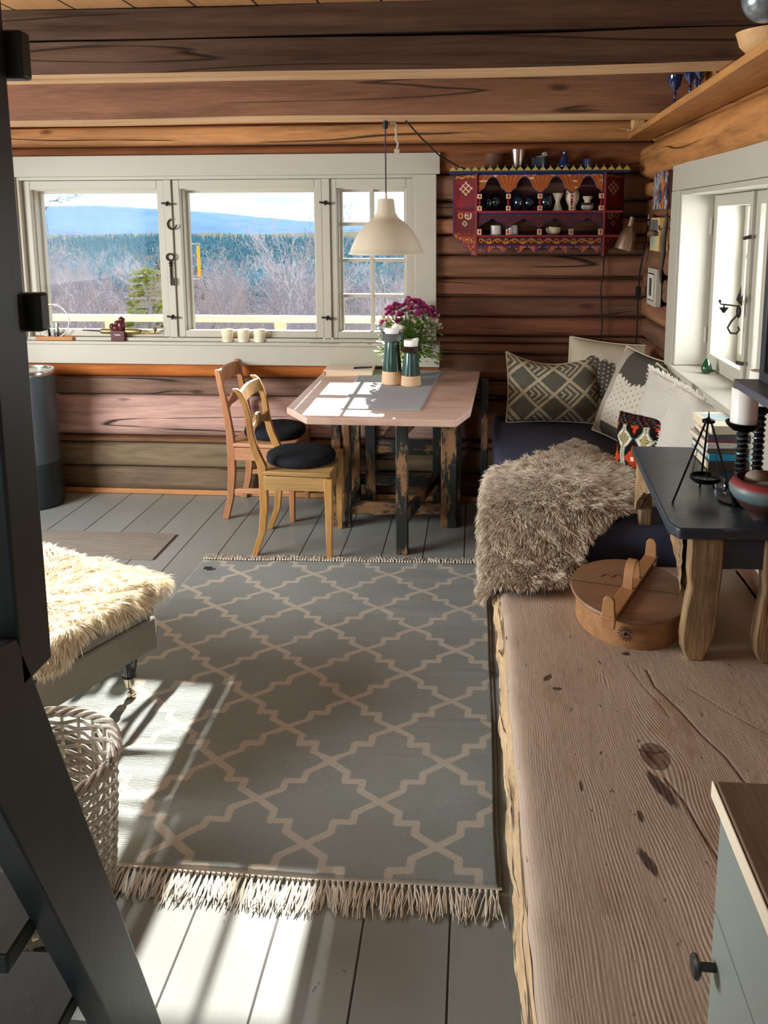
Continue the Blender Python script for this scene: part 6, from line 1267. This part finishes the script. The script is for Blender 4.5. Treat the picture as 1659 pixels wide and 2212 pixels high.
# burnt star mark and carved zigzags on the lid
b = MB()
for i in range(14):
    a = 2*math.pi*i/14; ctr = math.radians(-106); ca_, sa_ = math.cos(ctr), math.sin(ctr); p0 = Vector((.1612*ca_, .1612*1.22*sa_, .045)); tg = Vector((-sa_, ca_*1.22, 0)).normalized(); 
    for r0, r1 in ((.010, .022),): b.bar(p0+tg*(r0*math.cos(a))+Vector((0, 0, r0*math.sin(a))), p0+tg*(r1*math.cos(a))+Vector((0, 0, r1*math.sin(a))), .0016, .0016)
b.ball(p0, .006, 6, (1, .5, 1)); b.build('burnt_star', plain('burnt_mark', srgb(40, 24, 16), .8), rbx)
b = MB()
for i in range(5): x = -.075+.018*i; b.bar((x, .07+.02*(i % 2), .0983), (x+.014, .09-.02*(i % 2), .0983), .0018, .001)
b.build('carved_zigzag', plain('burnt_mark2', srgb(70, 44, 30), .8), rbx)

# ------------------------------------------------------------------ drawer cabinet, bottom right
dc = thing('grey_drawer_cabinet', 'grey green painted cabinet with wooden top, bottom right', 'cabinet', (.62, .62, SZ))
gp = plain('grey_green_paint', srgb(128, 136, 128), .4, nb=.05, var=.05)
X0, Y1, Z1 = .34-.62, 1.055-.62, .43
MB().box(X0+.012, .28, -.42, Y1-.008, 0, Z1-.03).build('body', gp, dc, bevel=.002)
MB().box(X0-.002, .285, -.43, Y1+.0, Z1-.024, Z1).build('top_board', wood('cabinet_top_wood', srgb(150, 128, 106), srgb(104, 86, 70), 'Y', .45, .15, crack=0), dc, bevel=.004)
MB().box(X0-.006, X0-.002, -.43, Y1, Z1-.026, Z1-.001).build('top_edge', plain('pale_edge', srgb(226, 212, 186), .5, var=.04), dc, bevel=.002)
KY, KZ = 1.02, .585
d1 = MB().box(X0+.004, X0+.012, -.41, Y1-.014, Z1-.19, Z1-.042).build('drawer_front', gp, dc, bevel=.002); MB().box(X0+.004, X0+.012, -.41, Y1-.014, .02, Z1-.195).build('drawer_front', gp, dc, bevel=.002)
MB().lathe([(.001, 0), (.006, 0), (.006, .020), (.015, .024), (.017, .028), (.014, .032), (.001, .033)], 24, Matrix.Translation((X0+.004, KY-.62, KZ-SZ)) @ Matrix.Rotation(math.radians(-90), 4, 'Y')).build('knob', plain('bronze_knob', srgb(70, 74, 70), .35, .7), d1, smooth=True)

# ------------------------------------------------------------------ loft stair at the left edge
dk = NT('dark_green_paint'); g = dk.noise(dk.coords(scale=(1, .5, .12)), 40, 4); ch = dk.ramp(dk.noise(dk.coords(scale=(1, 1, .4)), 34, 3, .7), [(.69, 0.), (.72, 1.)]); dk.base(dk.mix(dk.math('MULTIPLY', ch, .8), dk.mix(g, srgb(40, 50, 54), srgb(56, 66, 68)), srgb(12, 14, 16))); dk.rough(.38); dk.bump(g, .25, .003)
KS = .94
ls_ = thing('loft_stair', 'steep dark green painted loft stair with posts, left edge', 'stairs', (-.80, 1.13, 0))
sy, sz_ = lambda y: y*KS, lambda z: EYE-(EYE-z)*KS
for x in (-.62*KS, -1.30*KS):
    def Mx(th): return Matrix(((0, 0, 1, x+.80-th), (1, 0, 0, -1.13), (0, 1, 0, 0), (0, 0, 0, 1)))
    tq = lambda P_: [(sy(a), max(0., sz_(b))) for a, b in P_]
    MB().prism([(1.4095*KS+.0, 0), (sy(1.022), sz_(.969)), (sy(.985), sz_(1.06)), (sy(.815), sz_(1.10)), (sy(.85), sz_(1.02)), (sy(1.166), sz_(.242)), (sy(1.262)-.025, 0)], 0, .045, Mx(.045)).build('stringer', dk.m, ls_, bevel=.003)
    MB().prism([(sy(.988), sz_(.985)), (sy(1.068), sz_(.985)), (sy(1.068), 2.27), (sy(.988), 2.27)], .0, .06, Mx(.06)).build('post', dk.m, ls_, bevel=.004)
for z in (.18, .41, .64):
    yc_ = 1.166-(z-.242)*.40+.05; MB().box(-1.32*KS+.80, -.664*KS+.80, sy(yc_-.09)-1.13, sy(yc_+.06)-1.13, z-.03, z).build('tread', dk.m, ls_, bevel=.004)
for (z0, z1) in ((1.471, 1.525), (1.810, 1.872)): MB().box(-1.34*KS+.80, -.60*KS+.80, sy(1.068)-1.13+.001, sy(1.095)-1.13, sz_(z0), sz_(z1)).build('cross_rail', dk.m, ls_, bevel=.004)

# ------------------------------------------------------------------ wicker basket
wk = wood('grey_willow', srgb(196, 188, 172), srgb(134, 124, 110), 'Z', .6, .3, grain=2, crack=0, knots=False)
bt = thing('wicker_basket', 'tall round grey willow basket behind the stair', 'basket', (-1.035, 1.66, .012))
NS = 26; H_ = .355; Rb = lambda z: .160+.025*(z/H_)**.8
b = MB()
for i in range(NS): 
    a = 2*math.pi*i/NS; b.tube([(Rb(z)*math.cos(a), Rb(z)*math.sin(a), z) for z in np.linspace(0, H_, 6)], .0042, 5)
b.build('stakes', wk, bt, smooth=True)
b = MB(); z = .012; row = 0
while z < H_-.01:
    gapz = .0165 if z > .23 else .0125
    ph = row % 2; pts = []
    for i in range(NS*4):
        a = 2*math.pi*i/(NS*4); r_ = Rb(z)+.0062*math.cos(a*NS/2+math.pi*ph); pts.append((r_*math.cos(a), r_*math.sin(a), z+.003*math.sin(a*3+row)))
    b.tube(pts, .0050, 5, closed=True); z += gapz; row += 1
b.build('weave', wk, bt, smooth=True)
for q in range(4):
    b = MB(); pts = []
    for i in range(90):
        a = 2*math.pi*i/90; tw = a*9+q*math.pi/2; pts.append(((Rb(H_)+.004+.009*math.cos(tw))*math.cos(a), (Rb(H_)+.004+.009*math.cos(tw))*math.sin(a), H_+.005+.009*math.sin(tw)))
    b.tube(pts, .0058, 6, closed=True).build('braided_rim', wk, bt, smooth=True)
MB().lathe([(.001, 0), (.158, 0), (.158, .008), (.001, .008)], 40).build('basket_base', wk, bt)
